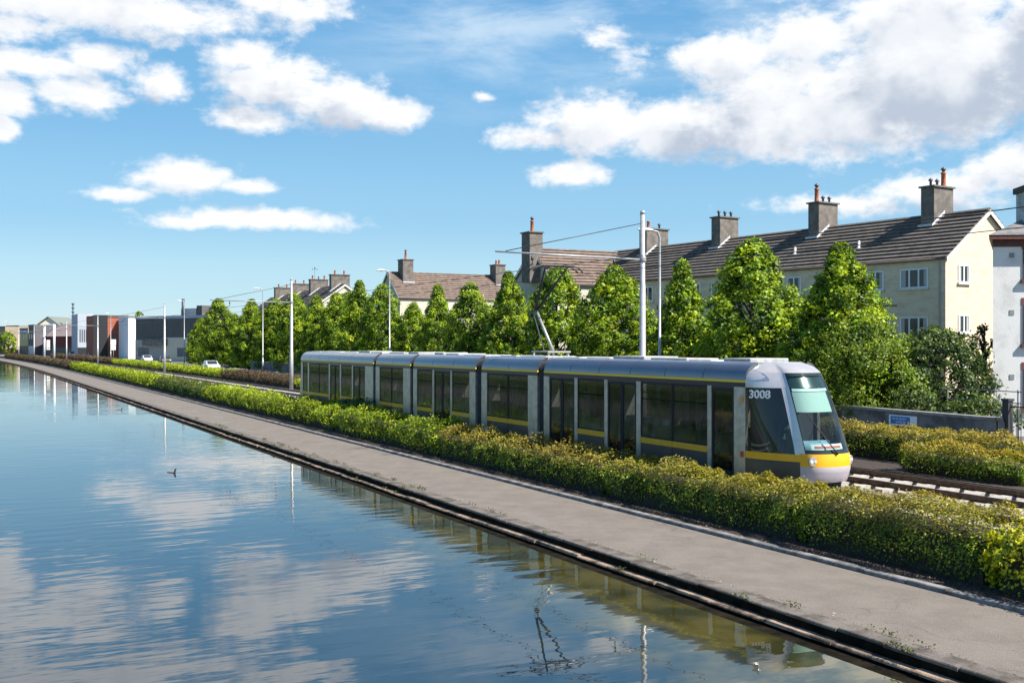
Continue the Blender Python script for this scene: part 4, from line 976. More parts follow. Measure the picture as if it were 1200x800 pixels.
def house(name, label, o, ang, L, Dp, zE, zR, wallm, tilem, wins=(), gwins=(), chims=(), cat='house', group=None, over=.18, gable_chim=None, cap_fl=True, depthwins=()):
    """o: front near corner; ang: compass direction of the front wall run (from +Y to +X); body lies to the right of the run"""
    root = thing(name, label, cat, (o[0], o[1], 0), -ang, group)
    # local axes: +y along the run, +x away from the front
    W = MB().prism([(0, -.15), (Dp, -.15), (Dp, zE), (Dp/2, zR-.12), (0, zE)], 'y', 0, L); wl = W.build('wall', wallm, root)
    rf = MB(); half = Dp/2; slope = math.hypot(half, zR-zE); n = max(6, int(slope/.36))
    for s_ in (0, 1):
        for i in range(n+1):
            a = (i-.5)/n; b = min(1.0, (i+.58)/n)
            def pt(tq, off):
                x = half*tq; z = zE+(zR-zE)*tq; x = x if s_ == 0 else Dp-x
                nx = -(zR-zE)/slope*(1 if s_ == 0 else -1); nz = half/slope
                return (x+nx*off, z+nz*off)
            q = [pt(a, .115), pt(b, .02), pt(b, -.03), pt(a, -.03)]
            if b > a: rf.prism(q, 'y', -over, L+over)
    r_o = rf.build('roof', tilem, root)
    MB().prism([(half-.16, zR-.04), (half, zR+.09), (half+.16, zR-.04)], 'y', -over, L+over).build('ridge', RIDGE, r_o)
    for yy in (-over-.03, L+over+.002):
        bb = MB(); bb.prism([(-.15, zE-.28), (-.15, zE-.06), (half, zR-.02), (Dp+.15, zE-.06), (Dp+.15, zE-.28), (half, zR-.26)], 'y', yy, yy+.028); bb.build('barge_board', BARGE, root)
    MB().tube([(-.16, -over, zE-.12), (-.16, L+over, zE-.12)], .06, 6).build('gutter', mat('gutter_dark', (.12, .10, .09), .6), root)
    def window(x, y, z0, w_, h_, facing, mull=2):
        fr = MB(); pn = MB()
        def bx(m_, u0, u1, z0_, z1_, d0, d1):
            if facing == 'f': m_.box(d0, d1, y+u0, y+u1, z0_, z1_)
            else: m_.box(x+u0, x+u1, d0, d1, z0_, z1_)
        t_ = .07
        bx(fr, -w_/2, -w_/2+t_, z0, z0+h_, -.05, .0); bx(fr, w_/2-t_, w_/2, z0, z0+h_, -.05, .0)
        bx(fr, -w_/2+t_, w_/2-t_, z0, z0+t_, -.05, .0); bx(fr, -w_/2+t_, w_/2-t_, z0+h_-t_, z0+h_, -.05, .0)
        for k in range(1, mull+1):
            u = -w_/2+w_*k/(mull+1); bx(fr, u-.045, u+.045, z0+t_, z0+h_-t_, -.045, 0)
        f_ = fr.build('window', UPVC, root)
        bx(pn, -w_/2+t_, w_/2-t_, z0+t_, z0+h_-t_, -.012, -.004); pn.build('pane', PANE, f_)
        sl_ = MB(); bx(sl_, -w_/2-.08, w_/2+.08, z0-.10, z0-.002, -.12, 0); sl_.build('sill', SILLM, f_)
        cu = MB(); r2 = random.Random(int(abs(y*13+z0*7+x*3)))
        bx(cu, -w_/2+t_, -w_/2+t_+w_*r2.uniform(.08, .2), z0+t_+.02, z0+h_-t_-.02, -.0165, -.0125); cu.build('curtain', mat('curtain', (.42, .42, .40), .9), f_); cu = MB(); bx(cu, w_/2-t_-w_*r2.uniform(.08, .2), w_/2-t_, z0+t_+.02, z0+h_-t_-.02, -.0165, -.0125)
        cu.build('curtain', mat('curtain', (.42, .42, .40), .9), f_)
    for (y, z0, w_, h_, mu) in wins: window(0, y, z0, w_, h_, 'f', mu)
    for (x, z0, w_, h_, mu) in gwins: window(x, 0, z0, w_, h_, 'g', mu)
    for c in chims:
        y, x0, x1, wy, zt, pots = c
        zb = zE+(zR-zE)*min(1, max(0, x0)/half)-.4 if x0 < half else zR-.6
        ch = MB().box(x0, x1, y-wy/2, y+wy/2, min(zb, zE+.2), zt).build('chimney', CHIM, root)
        MB().box(x0-.1, x1+.1, y-wy/2-.1, y+wy/2+.1, zt+.002, zt+.09).build('cap', mat('chimney_cap', (.15, .14, .13), .85, var=.3), ch)
        if x0 < half and y < L:      # lead flashing where the stack meets the slope
            zz = lambda x: zE+(zR-zE)*min(x, Dp-x)/half
            fl = MB(); xa = x0-.12; xb_ = min(x1, half)
            fl.add([(xa, y-wy/2-.02, zz(xa)+.07), (xb_, y-wy/2-.02, zz(xb_)+.07), (xb_, y-wy/2-.02, zz(xb_)+.24), (xa, y-wy/2-.02, zz(xa)+.24), (xa, y-wy/2-.16, zz(xa)+.075), (xb_, y-wy/2-.16, zz(xb_)+.075)], [(0, 1, 2, 3), (0, 4, 5, 1)])
            fl.box(xa-.12, x0, y-wy/2-.05, y+wy/2+.05, zz(x0)-.02, zz(x0)+.10)
            fl.build('flashing', LEAD, ch)
        n_ = len(pots)
        for k, kind in enumerate(pots):
            xx = x0+(x1-x0)*(k+.5)/n_
            if kind == 't': MB().lathe((xx, y, zt+.09), [(.15, 0), (.13, .06), (.11, .45), (.14, .48), (.14, .55), (.10, .56)], 12).build('chimney_pot', POT, ch)
            elif kind == 'T':
                pt_ = MB().lathe((xx, y, zt+.09), [(.17, 0), (.14, .08), (.12, .75), (.15, .78), (.15, .86), (.10, .88)], 12).build('chimney_pot', POT, ch)
                MB().lathe((xx, y, zt+.97), [(.08, 0), (.09, .12), (.15, .14), (.15, .20), (.03, .30)], 10).build('cowl', POTG, pt_)
            elif kind == 'm': MB().lathe((xx, y, zt+.09), [(.07, 0), (.07, .28), (.13, .30), (.13, .36), (.03, .46)], 10).build('cowl', POTG, ch)
    return root
# row A: yellow flats parallel to the tramway (turned 5.6 degrees)
oA = at(1108, 300, 56); angA = -R(5.6)
uA = (math.sin(angA), math.cos(angA)); dA = (math.cos(angA), -math.sin(angA))
def sA(px, xoff=0.):
    """distance along row A where column px meets the line xoff behind the front"""
    best = None
    for i in range(0, 1600):
        s_ = i*.05; X = oA.x+uA[0]*s_+dA[0]*xoff; Y = oA.y+uA[1]*s_+dA[1]*xoff
        D = X*sth+Y*cth; r_ = X*cth-Y*sth; q = 600+F*r_/D
        if q <= px: return s_
    return 80
zEA, zRA = 8.25, 10.95
wA = []
for px, w_, mu in ((1072, 1.75, 2), (1027, 1.1, 1), (931, 1.1, 1), (893, 1.75, 2), (845, 1.75, 2), (815, 1.1, 1), (760, 1.1, 1), (738, 1.75, 2)):
    s_ = sA(px)
    for z0, h_ in ((6.65, 1.05), (3.7, 1.4), (1.0, 1.4)): wA.append((s_, z0, w_, h_, mu))
gA_ = [(1.55, z0, .95, .95, 1) for z0 in (6.9, 4.25, 1.5)]
chA = [(sA(1091, 3.0), 2.75, 4.5, .85, 12.45, 'mmT'), (sA(957, 3.0), 2.75, 4.5, .85, 12.45, 'Tmm'), (sA(842, 3.0), 2.75, 4.5, .85, 12.4, 'mmm'), (sA(757, 3.0), 2.75, 4.9, .85, 12.3, 'tm')]
hA = house('terraced_flats', 'long yellow roughcast block of flats with dark tiled roof, its gable beside the white house', oA, angA, sA(722, 3.7), 7.4, zEA, zRA, YW, TILE, wA, gA_, chA, cat='block of flats')
vt = []
for px in (935, 1010):
    s_ = sA(px, 1.5); MB().lathe((1.3, s_, 9.15), [(.22, 0), (.12, .12), (.07, .14), (.07, .5)], 8).build('roof_vent', LEAD, hA)
for px in (1102, 985, 868): MB().tube([(-.16, sA(px), 8.05), (-.07, sA(px), 7.8), (-.07, sA(px), -.1)], .045, 6).build('downpipe', mat('downpipe', (.50, .48, .44), .6), hA)
# cable along the yellow wall
MB().tube([(-.03, 3.0, 5.75), (-.03, 6.5, 5.70), (-.03, 9, 5.75)], .03, 5).build('wall_cable', BLK, hA)
# rows B and C: ridge runs away from the canal, gable to the canal
def house_x(label, apex_px, D, L, tile, wallm, chims, wins=(), zE=8.05, zR=10.85):
    """row whose ridge runs along +X; the slope with windows faces the camera (-Y)"""
    a = at(apex_px, 300, D)
    root = house('terraced_house', label, (a.x+L, a.y-3.7), R(-90), L, 7.4, zE, zR, wallm, tile, wins, [], chims, group='terraced houses behind the trees')
    return root
house_x('brown-roofed terraced house right of the pantograph, its pale gable just left of it', 625, 81, 13, TILEB, CRM, [(13.35, 2.6, 3.9, 1.1, 11.95, 'T')], [(10, 5.6, 1.2, 1.1, 1), (5, 5.6, 1.6, 1.1, 2)])
house_x('brown-roofed terraced house with a tall stack at each end, left of the pantograph', 455, 125, 20, TILEB, CRM, [(18.1, 2.2, 3.8, 1.3, 13.4, 'T'), (6.0, 2.2, 3.8, 1.3, 13.2, 'tt')], [(16.0, 6.7, 1.2, 1.2, 1), (14.4, 6.7, 1.2, 1.2, 1)], 8.9, 12.0)
# row D, parallel to the track, gable to the camera
aD = at(404, 332, 143)
lblD = ['distant terraced house nearest the spire tree, with the pale gable and two-pot chimney', 'second house of the distant chimney row', 'third house of the distant chimney row', 'leftmost house of the distant chimney row']
ydD = 0
for i, pxc in enumerate((400, 372, 344, 325)):
    L = 9.5; zst = (0.0, -.15, -.3, -.45)[i]
    house('terraced_house', lblD[i], (aD.x-3.7, aD.y+ydD), 0, L-.01, 7.4, 8.9+zst, 11.6+zst, CRM, TILE, [], [], [(2.2, 2.4, 5.0, .9, 12.9+zst, 'tt' if i != 1 else 'tmt')], group='distant row of four chimneyed houses'); ydD += L
# TV aerial on row D
ant = thing('tv_aerial', 'tall television aerial above the distant chimney row', 'aerial', (aD.x, aD.y+13.5, 11.0))
MB().tube([(0, 0, 0), (0, 0, 3.6)], .03, 5).tube([(-.5, 0, 3.4), (.5, 0, 3.4)], .02, 5).tube([(-.35, 0, 3.55), (-.35, 0, 3.25)], .02, 5).tube([(.35, 0, 3.55), (.35, 0, 3.25)], .02, 5).tube([(0, 0, 3.7), (0, 0, 3.5)], .09, 6).build('mast', POTG, ant)

# white house at the right edge
oW = at(1163.5, 300, 44.0); LW = 14; DW = 5.0
wh = thing('white_house', 'white rendered three-storey house with slate hipped roof at the right edge', 'house', (oW.x, oW.y, 0), R(58)); SK = -2.2
zW = 7.85
MB().prism([(0, 0), (DW, SK), (DW, -LW), (0, -LW)], 'z', -.15, zW).build('wall', WW, wh)
rfo = MB().add([(-.45, -LW-.45, zW+.25), (DW+.45, -LW-.45, zW+.25), (DW+.45, SK+.28, zW+.25), (-.45, .33, zW+.25), (DW/2, -LW+2.6, zW+1.9), (DW/2, -3.6, zW+1.9)], [(0, 3, 5, 4), (1, 4, 5, 2), (0, 4, 1), (3, 2, 5), (0, 1, 2, 3)]).build('roof', mat('slate_roof', (.20, .19, .185), .8, col2=(.12, .11, .11), scale=3, bump=.5, bscale=20), wh)
MB().prism([(-.42, .30), (DW+.42, SK+.25), (DW+.42, -LW-.42), (-.42, -LW-.42)], 'z', zW+.08, zW+.245).build('eaves', mat('brown_eaves', (.13, .045, .03), .6, var=.3), wh)
MB().prism([(-.05, .03), (DW+.05, SK+.03), (DW+.05, -LW-.05), (-.05, -LW-.05)], 'z', zW-.20, zW+.078).build('fascia', mat('brown_fascia', (.10, .035, .028), .6, var=.3), wh)
chw = MB().box(.35, 1.5, -2.75, -1.5, zW+.3, zW+2.15).build('chimney', mat('grey_chimney', (.42, .43, .45), .9, var=.3, scale=3, bump=.4), wh)
MB().box(.25, 1.6, -2.85, -1.4, zW+2.152, zW+2.4).build('cap', mat('chimney_cap_dark', (.06, .055, .05), .85), chw)
for yy in (-1.95, -5.6, -9.4):
    for z0, h_ in ((6.3, 1.25), (3.65, 1.6), (1.0, 1.6)):
        f_ = MB().box(-.05, 0, yy-.75, yy-.66, z0, z0+h_).box(-.05, 0, yy+.66, yy+.75, z0, z0+h_).box(-.05, 0, yy-.66, yy+.66, z0+h_-.08, z0+h_).box(-.05, 0, yy-.66, yy+.66, z0, z0+.08).build('window', mat('brown_frame', (.10, .05, .05), .6), wh)
        MB().box(-.012, -.004, yy-.66, yy+.66, z0+.08, z0+h_-.08).build('pane', PANE, f_)
        MB().box(-.14, 0, yy-.85, yy+.85, z0-.16, z0-.002).build('sill', mat('dark_sill', (.10, .045, .04), .7), f_)
        MB().box(-.03, 0, yy-.80, yy+.80, z0+h_+.002, z0+h_+.30).build('lintel', mat('brick_lintel', (.20, .055, .035), .8), f_)
for z in (7.3, 4.95, 2.3): MB().box(-.02, 0, -.85, -.66, z-.1, z+.1).build('air_vent', mat('vent_grey', (.25, .25, .26), .7), wh)
# lean-to hood seen between the houses

# ------------------------------------------------------------------ far-left buildings
def block(name, label, p0, D0, p1, D1, depth, ztop, m, parts=(), cat='building', roof=None):
    a, b = at(p0, 402, D0), at(p1, 402, D1); d = Vector((b.x-a.x, b.y-a.y)); L = d.length; d /= L
    r = thing(name, label, cat, (a.x, a.y, 0), math.atan2(d.y, d.x))      # local +x along the front, +y away
    nrm = Vector((-d.y, d.x)); 
    sgn = 1 if nrm.dot(Vector((a.x, a.y))) > 0 else -1
    MB().box(0, L, min(0, sgn*depth), max(0, sgn*depth), -.15, ztop).build('wall', m, r)
    r['_L'] = L
    return r, L, sgn
def panel(r, L, sgn, name, m, u0, u1, z0, z1, out=.06, dep=.0): return MB().box(u0*L, u1*L, min(-sgn*out, sgn*dep), max(-sgn*out, sgn*dep), z0, z1).build(name, m, r)
DGREY = mat('dark_cladding', (.10, .095, .09), .6, var=.2, scale=.8, stretch=(4, 4, .3)); LGREY = mat('light_cladding', (.40, .44, .50), .6, var=.12)
BRICK = mat('red_brick', (.42, .13, .075), .9, col2=(.30, .09, .05), scale=3, bump=.4); CREAMW = mat('cream_wall', (.62, .58, .46), .85, var=.12)
DARKW = mat('dark_opening', (.02, .022, .025), .5); MAROON = mat('maroon_wall', (.16, .03, .025), .8); SLATE = mat('slate', (.22, .20, .20), .8, var=.2, scale=2)
def zt(y, D): return HC+(402-y)/F*D
# local x runs from the left column p0 to the right column p1
r, L, g_ = block('warehouse', 'long dark grey clad warehouse with a cream arched ground floor', 159, 236, 246, 222, 26, zt(370, 228), DGREY)
panel(r, L, g_, 'parapet', LGREY, -.002, 1.002, zt(370, 228)-.55, zt(370, 228)+.05, .12)
panel(r, L, g_, 'ground_floor', mat('weathered_render', (.46, .43, .37), .9, var=.3, scale=1), 0, .38, -.1, 4.4, .10)
panel(r, L, g_, 'ground_floor', CREAMW, .38, 1, -.1, 4.9, .11)
for u in (.04, .12, .30, .58, .78): panel(r, L, g_, 'window', mat('shop_window', (.10, .11, .13), .2), u, u+.09 if u < .5 else u+.15, .8, 2.7, .14)
panel(r, L, g_, 'canopy', mat('canopy_stone', (.20, .20, .17), .9, var=.5, scale=2), .14, .45, 3.2, 4.6, .9)
panel(r, L, g_, 'door', mat('roller_door', (.33, .33, .32), .6), .20, .40, 0, 2.9, .16)
MB().box(.42*L, .62*L, 4, 8, zt(370, 228), zt(362, 236)).build('roof_plant', mat('plant_white', (.6, .6, .58), .6), r)
MB().box(.63*L, .70*L, 4, 8, zt(370, 228), zt(359, 236)).build('roof_plant', DGREY, r)
MB().tube([(.50*L, 3, 8.6), (.50*L, 3, zt(350, 231))], .32, 8).build('flue', mat('flue_dark', (.05, .07, .09), .5), r)
r, L, g_ = block('brick_building', 'red brick and dark clad building with a flat roof', 110, 270, 150, 274, 14, zt(369.5, 272), BRICK)
panel(r, L, g_, 'dark_panel', DARKW, -.01, .40, -.1, zt(369.5, 272)+.06, .10)
panel(r, L, g_, 'parapet', DGREY, .401, 1.01, zt(369.5, 272)-.5, zt(369.5, 272)+.05, .12)
for u in (.5, .72): panel(r, L, g_, 'window', MATS['shop_window'], u, u+.10, 4.5, 6.0, .05)
r, L, g_ = block('white_annexe', 'narrow bright white windowless block between the brick building and the warehouse', 150.3, 262, 160, 263, 12, zt(370, 256), mat('white_wall', (.85, .85, .82), .8), cat='building')
panel(r, L, g_, 'parapet', DGREY, -.01, 1.01, zt(370, 256)-.3, zt(370, 256)+.05, .08)
r, L, g_ = block('office_block', 'pale grey clad office block left of the brick building', 91, 292, 110, 294, 14, zt(368, 294), LGREY)
panel(r, L, g_, 'return_wall', MATS['white_wall'], .70, 1.0, 2.8, zt(368, 294)-.3, .08)
for k in range(4): panel(r, L, g_, 'window', MATS['shop_window'], .12+.13*k, .12+.13*k+.07, 4.0, 7.4, .06)
panel(r, L, g_, 'ground_floor', DARKW, 0, 1, -.1, 2.5, .10)
# red-brown roofed building
a = at(50, 402, 330); b = at(92, 402, 312); d = Vector((b.x-a.x, b.y-a.y)); L = d.length; d /= L
r = thing('public_house', 'maroon-walled building with a broad brown hipped roof', 'building', (a.x, a.y, 0), math.atan2(d.y, d.x))
z1, z2 = zt(394, 320), zt(379.5, 322)
MB().box(0, L, 0, 14, -.15, z1).build('wall', MAROON, r)
MB().add([(-.6, -.6, z1), (L+.6, -.6, z1), (L+.6, 14.6, z1), (-.6, 14.6, z1), (1.5, 6, z2), (L-1.5, 6, z2)], [(0, 1, 5, 4), (1, 2, 5), (2, 3, 4, 5), (3, 0, 4), (0, 3, 2, 1)]).build('roof', mat('brown_roof', (.26, .20, .19), .85, var=.25, scale=1.5), r)
MB().box(0, L, -.1, -.002, -.1, 2.4).build('shopfront', DARKW, r)
# pale gabled house
a = at(41, 402, 345); b = at(72, 402, 345); L = (b-a).length; d = (b-a).normalized()
r = thing('gabled_house', 'cream gable-fronted house with a mossy slate roof behind the maroon building', 'house', (a.x, a.y, 0), math.atan2(d.y, d.x))
z1, z2 = zt(383, 345), zt(372, 345)
MB().prism([(0, -.15), (L, -.15), (L, z1), (L/2, z2), (0, z1)], 'y', 0, 16).build('wall', mat('cream_light', (.78, .72, .58), .85), r)
MB().add([(-.5, -.5, z1-.3), (L/2, -.5, z2+.15), (L/2, 16.5, z2+.15), (-.5, 16.5, z1-.3), (L+.5, -.5, z1-.3), (L+.5, 16.5, z1-.3), (-.5, -.5, z1-.1), (L/2, -.5, z2+.4), (L/2, 16.5, z2+.4), (-.5, 16.5, z1-.1), (L+.5, -.5, z1-.1), (L+.5, 16.5, z1-.1)], [(0, 1, 7, 6), (1, 4, 10, 7), (6, 7, 8, 9), (7, 10, 11, 8), (0, 3, 9, 6), (4, 5, 11, 10), (0, 1, 2, 3), (1, 4, 5, 2)]).build('roof', mat('mossy_slate', (.16, .18, .16), .85), r)
for u in (.3, .62): MB().box(u*L, u*L+1.4, -.06, -.002, 5.0, 6.8).build('window', PANE, r)
# small far houses to the left edge
for k, (p0, p1, D, yt, colr, lab) in enumerate(((-14, 6, 360, 383, (.33, .27, .20), 'tan distant shop block at the left edge'), (7, 22, 370, 382, (.18, .17, .17), 'dark grey distant building behind the small round tree'), (23, 33, 350, 385, (.50, .50, .24), 'yellow-green distant shop with a blue sign panel'), (33.5, 41, 340, 381, (.13, .12, .13), 'narrow dark distant building left of the cream gable'))):
    r, L, g_ = block('distant_building', lab, p0, D, p1, D-8, 12, zt(yt, D), mat('far_wall%s' % 'abcd'[k], colr, .85, var=.2), (), cat='building')
    for u in (.12, .45, .74): panel(r, L, g_, 'window', MATS['shop_window'], u, u+.16, 5.0, 6.6, .06)
    panel(r, L, g_, 'parapet', DGREY, -.01, 1.01, zt(yt, D)-.3, zt(yt, D)+.12, .1)
    panel(r, L, g_, 'shopfront', mat('shopfront_pale', (.5, .5, .5), .5) if k % 2 else DARKW, .02, .98, .1, 2.8, .09)
    if k == 2: panel(r, L, g_, 'sign_panel', mat('far_sign_blue', (.03, .12, .45), .5), .15, .9, 6.9, 8.0, .09)
# brick mast / lattice chimney
r = thing('radio_mast', 'thin dark banded mast rising behind the maroon building', 'mast', tuple(at(85.5, 402, 345).xy)+(0,))
mb = MB(); H_ = zt(355, 345); mb.tube([(0, 0, 0), (0, 0, H_)], [.32, .22], 8); mb.build('pole', mat('mast_blue', (.07, .09, .14), .5), r)
for k in range(5): MB().lathe((0, 0, H_-.5-k*1.3), [(.45, 0), (.45, .4)], 10).build('band', POTG, r)
# portal frame over the tracks
pf = thing('portal_frame', 'white steel portal frame with a diagonal brace over the far tracks', 'portal frame', tuple(at(57, 402, 240).xy)+(0,), 0)
for px, D in ((52, 243), (63.5, 232)):
    q = at(px, 402, D)-at(57, 402, 240); MB().tube([(q.x, q.y, 0), (q.x, q.y, zt(380.5, 238))], .24, 8).build('leg', mat('portal_white', (.72, .74, .76), .5), pf)
q0 = at(52, 402, 243)-at(57, 402, 240); q1 = at(63.5, 402, 232)-at(57, 402, 240); zz = zt(380.5, 238)
MB().tube([(q0.x, q0.y, zz-.1), (q1.x, q1.y, zz-.1)], .14, 8).tube([(q0.x, q0.y, zz-2.9), (q1.x, q1.y, zz-.2)], .12, 8).build('beam', MATS['portal_white'], pf)
MB().box(min(q0.x, q1.x)+.2, max(q0.x, q1.x)-.2, -.3, .3, 2.2, 4.4).build('sign_board', mat('board_cream', (.75, .74, .66), .6), pf)

# small trees far away
for px, D, H_, rr_, lab in ((9, 300, 6.8, 2.6, 'small round green street tree at the left edge'), (163, 300, 12.6, 2.0, 'dark treetop rising behind the warehouse roof'), (236, 196, 5.6, 2.6, 'yellowish leafy bush at the corner of the warehouse')):
    q = at(px, 402, D); r = thing('small_tree', lab, 'tree', (q.x, q.y, 0)); tree_mesh_objs(r, H_, rr_, 200+int(px), 160, 34, .26, .12, 'round')

# road signs and signal boxes by the tracks
def signpost(px, X, label, zlist, H=4.2):
    Y = yat(px, X); r = thing('traffic_sign', label, 'sign', (X+bend(Y), Y, 0), 0, 'signs by the far crossing')
    MB().tube([(0, 0, -.1), (0, 0, H)], .07, 8).build('post', GALV, r)
    for (z, w_, h_, c) in zlist: MB().box(-w_/2, w_/2, -.12, -.075, z-h_/2, z+h_/2).build('plate', mat('sign_'+c, {'white2': (.78, .78, .76), 'green': (.05, .38, .28), 'red': (.6, .05, .04)}[c], .5), r)
signpost(110.5, 34.6, 'post with a green plate over a white plate, left of the brick building', [(4.1, 1.6, 1.3, 'green'), (2.5, 1.4, 1.3, 'white2')], 4.9)
signpost(142.5, 34.0, 'post with two white signal plates before the brick wall', [(3.9, 1.1, 1.3, 'white2'), (2.6, 1.0, 1.0, 'white2')], 4.6)
signpost(79, 33.5, 'post with two stacked white boxes near the maroon building', [(4.0, 1.2, 1.9, 'white2'), (2.2, 1.3, 1.8, 'white2')], 5.0)
signpost(42.5, 30, 'distant post with a small red and white plate', [(2.6, 1.1, 1.2, 'red'), (4.1, 1.1, 1.2, 'white2')], 5.0)

# ------------------------------------------------------------------ cars
def car(label, X, Y, col, group='cars on the road beside the tram line', van=False):
    r = thing('car' if not van else 'van', label, 'car' if not van else 'van', (X+bend(Y), Y, -.12), 0, group)
    paint = mat('car_paint_%s' % col, {'silver': (.55, .58, .62), 'blue': (.08, .20, .34), 'white': (.8, .8, .8), 'dark': (.03, .03, .04), 'purple': (.20, .12, .45)}[col], .3, metal=.2, coat=.5)
    h = 1.0 if not van else 1.5
    pr = [(-2.1, .35), (-2.15, .62), (-2.0, .88), (-1.2, .95), (-.55, 1.42*h), (.9, 1.45*h), (1.65, 1.02*h), (2.1, .95*h), (2.15, .45), (2.0, .30), (-2.0, .30)]
    rows = []
    for x, k in ((-.86, .93), (-.80, 1.0), (.80, 1.0), (.86, .93)): rows.append([(x*(1 if z < 1 else .86), y*k if True else y, z*(.99 if abs(x) > .82 else 1)) for y, z in pr])
    mb = MB(); mb.grid(rows, False, True); mb.add(rows[0], [tuple(range(len(pr)))]); mb.add(rows[-1], [tuple(range(len(pr)))]); mb.build('body', paint, r)
    g2 = MB()
    for s_ in (-1, 1):
        g2.add([(s_*.75*1.0+s_*.012, -.98, 1.0), (s_*.74+s_*.012, -.5, 1.32*h), (s_*.74+s_*.012, .8, 1.34*h), (s_*.75+s_*.012, 1.35, 1.02)], [(0, 1, 2, 3)])
    g2.add([(-.66, -1.16, .985), (.66, -1.16, .985), (.62, -.62, 1.385*h), (-.62, -.62, 1.385*h)], [(0, 1, 2, 3)])
    g2.add([(-.62, .95, 1.43*h), (.62, .95, 1.43*h), (.62, 1.6, 1.07*h), (-.62, 1.6, 1.07*h)], [(0, 1, 2, 3)])
    g2.v = [(x, y, z+.012) for x, y, z in g2.v]; g2.build('windows', PANE, r)
    for s_ in (-1, 1):
        for y in (-1.3, 1.3): wh_ = MB().lathe((s_*.80-(.1 if s_ > 0 else .08), y, .32), [(.2, 0), (.32, .01), (.32, .17), (.2, .18)], 16, 'x').build('wheel', BLK, r)
        MB().box(s_*.62-.14, s_*.62+.14, -2.16, -2.02, .62, .76).build('headlight', MATS['clear_lens'], r); MB().box(s_*.62-.12, s_*.62+.12, 2.05, 2.17, .72, .88).build('tail_light', MATS['lamp_red'], r)
    return r
car('pale silver-blue car with a white roof on the road in front of the warehouse', 33.5, yat(176, 33.5), 'silver')
car('pale blue hatchback on the road in front of the office block', 33.0, yat(104, 33.0), 'silver')
car('dark car parked by the brick building', 34.5, yat(196, 34.5), 'dark')
car('silver car just visible above the brown hedge, before the long wall', 30.6, yat(247, 30.6), 'silver')
car('dark blue car behind the far hedge near the office block', 34, yat(122, 34), 'blue')
car('white van at the far road junction on the left', 29, yat(20, 29), 'white', van=True)
car('purple van beside the white van at the far junction', 31.5, yat(15, 31.5), 'purple', van=True)
car('small white car at the far junction below the cream gable', 30, yat(36, 30), 'white')

# ------------------------------------------------------------------ on the water
def wp(px, py): 
    D = F*(HC+.71)/(py-402); return at(px, py, D)
def duck(px, py, rz, label):
    q = wp(px, py); r = thing('duck', label, 'duck', (q.x, q.y, -.71), rz, 'ducks on the canal'); dk = mat('duck_dark', (.045, .035, .028), .8)
    J = [(0, .02, .06), (0, -.14, .07), (0, .14, .08), (0, .20, .11), (0, -.18, .17), (0, -.20, .23), (0, -.255, .225)]
    body_mesh(J, [(0, 1), (0, 2), (2, 3), (1, 4), (4, 5), (5, 6)], [.075, .06, .045, .02, .028, .034, .01], 'body', dk, r)
duck(201, 557, .5, 'dark duck swimming above the floating leaves'); duck(139.5, 482, 1.0, 'small distant duck on open water')
FL = mat('dead_leaves', (.45, .22, .10), .8, var=.5, scale=30)
rng = np.random.default_rng(77); q = wp(176, 581); n = 260
pos = np.stack([rng.normal(0, .55, n), rng.normal(0, .16, n), rng.uniform(.004, .03, n)], 1)
o = leaves('floating_leaves', pos, np.tile([0, 0, 1.], (n, 1)), np.full(n, .09), palette(n, [(.5, .25, .12), (.35, .2, .1), (.6, .45, .3)], (3, 2, 1)), None, (q.x, q.y, -.71), jitter=.15)
o.rotation_euler = (0, 0, -YAW); tag(o, 'patch of floating orange-brown dead leaves on the canal', 'floating leaves', None, 'stuff')
fo = []
for px, py in ((262, 600), (188, 573), (33, 640), (95, 697), (445, 690), (492, 740), (560, 742), (330, 723), (705, 660), (690, 690), (430, 712), (142, 799), (73, 762)):
    q = wp(px, py); n = 5; fo.append(np.stack([q.x+rng.normal(0, .05, n), q.y+rng.normal(0, .05, n), np.full(n, -.702)], 1))
pos = np.concatenate(fo); n = len(pos)
o = leaves('floating_specks', pos, np.tile([0, 0, 1.], (n, 1)), np.full(n, .045), palette(n, [(.6, .6, .5), (.3, .28, .2)], (3, 2)), None, (0, 0, 0), jitter=.15)
tag(o, 'small scattered pale leaves and feathers floating on the canal', 'floating leaves', None, 'stuff')
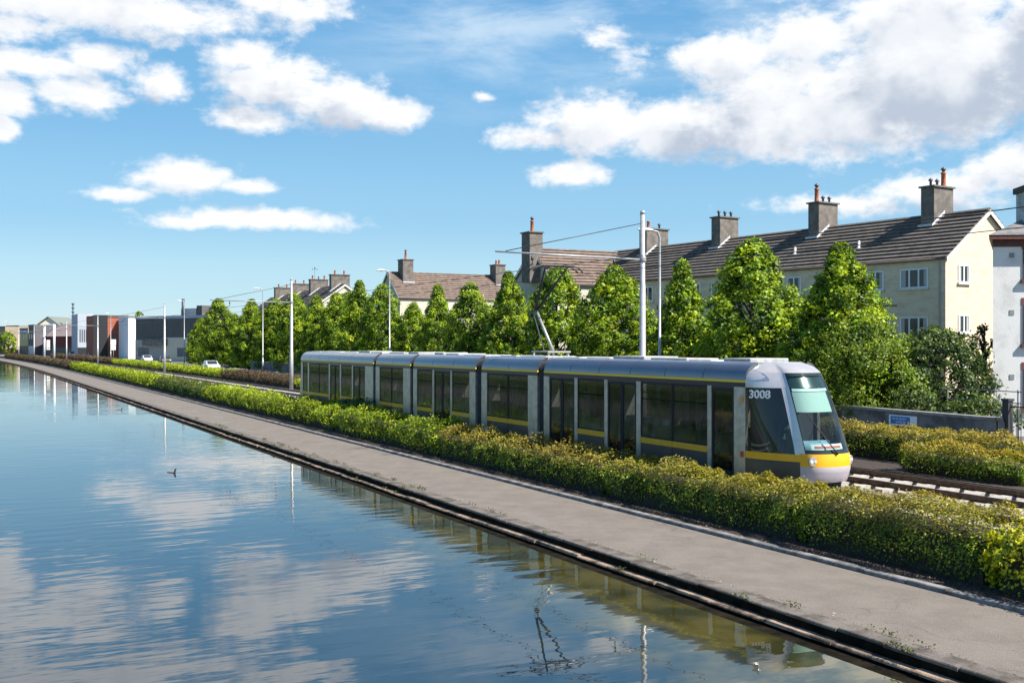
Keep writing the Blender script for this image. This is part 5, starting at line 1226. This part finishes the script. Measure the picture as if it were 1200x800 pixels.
# broken mortar and grit along the path edge
n = 900; yy = rng.uniform(3, 45, n); xx = 11.56+rng.exponential(.07, n)
o = leaves('path_grit', np.stack([xx, yy, np.full(n, -.402)], 1), np.tile([0, 0, 1.], (n, 1)), rng.uniform(.01, .05, n), palette(n, [(.5, .47, .42), (.2, .15, .1), (.3, .22, .12)], (2, 3, 2)), None, (0, 0, 0), jitter=.12)
tag(o, 'grit, moss flakes and dry leaves along the towpath edge', 'grit', None, 'stuff')
n = 5000; yy = rng.uniform(7, 45, n); xx = rng.uniform(14.52, 15.3, n)
o = leaves('leaf_litter', np.stack([xx, yy, np.full(n, -.352)], 1), np.tile([0, 0, 1.], (n, 1)), rng.uniform(.02, .055, n), palette(n, [(.14, .09, .06), (.25, .18, .13), (.06, .04, .03)], (3, 2, 3)), None, (0, 0, 0), jitter=.35)
tag(o, 'brown leaf litter on the soil below the long hedge', 'leaf litter', None, 'stuff')

# opposite bank, mirrored in the tram windows
rng = np.random.default_rng(5); n = 26000
yy = rng.uniform(15, 190, n); hh = 5.5+1.8*np.sin(yy*.33)+1.3*np.sin(yy*.81+1); zz_ = rng.uniform(1.0, 1, n)*rng.uniform(.25, 1, n)*hh
pos = np.stack([-22+rng.normal(0, .9, n), yy, zz_], 1)
o = leaves('bank_wood', pos, np.tile([1., 0, .4], (n, 1)), np.full(n, .34), palette(n, GREENS, (4, 3, 1, 4)), None, (0, 0, 0))
tag(o, 'belt of trees along the opposite bank, mirrored in the tram windows', 'wood', None, 'stuff')
MBW = MB().box(-20.4, -20.1, 10, 190, -.05, 1.5); tag(MBW.build('bank_wall', WST), 'long stone wall on the opposite bank, mirrored in the tram windows', 'wall')

# weeds in the joints of the canal edge
rng = np.random.default_rng(31); fo = []
for k in range(70):
    y = rng.uniform(3, 60)**1.0; x = rng.choice([11.56, 11.2, 11.04], p=[.5, .3, .2]); z = -.40 if x > 11.1 else -.56; n = int(rng.integers(12, 40))
    fo.append(np.stack([x+rng.normal(0, .035, n), y+rng.normal(0, .10, n), z+rng.uniform(0, .07, n)], 1))
pos = np.concatenate(fo); n = len(pos)
o = leaves('weeds', pos, np.tile([-.3, 0, 1.], (n, 1)), np.full(n, .035), palette(n, [(.10, .13, .03), (.06, .09, .02), (.16, .14, .05)], (3, 3, 2)), None, (0, 0, 0))
tag(o, 'small weeds and moss tufts in the joints of the canal edge', 'weeds', None, 'stuff')
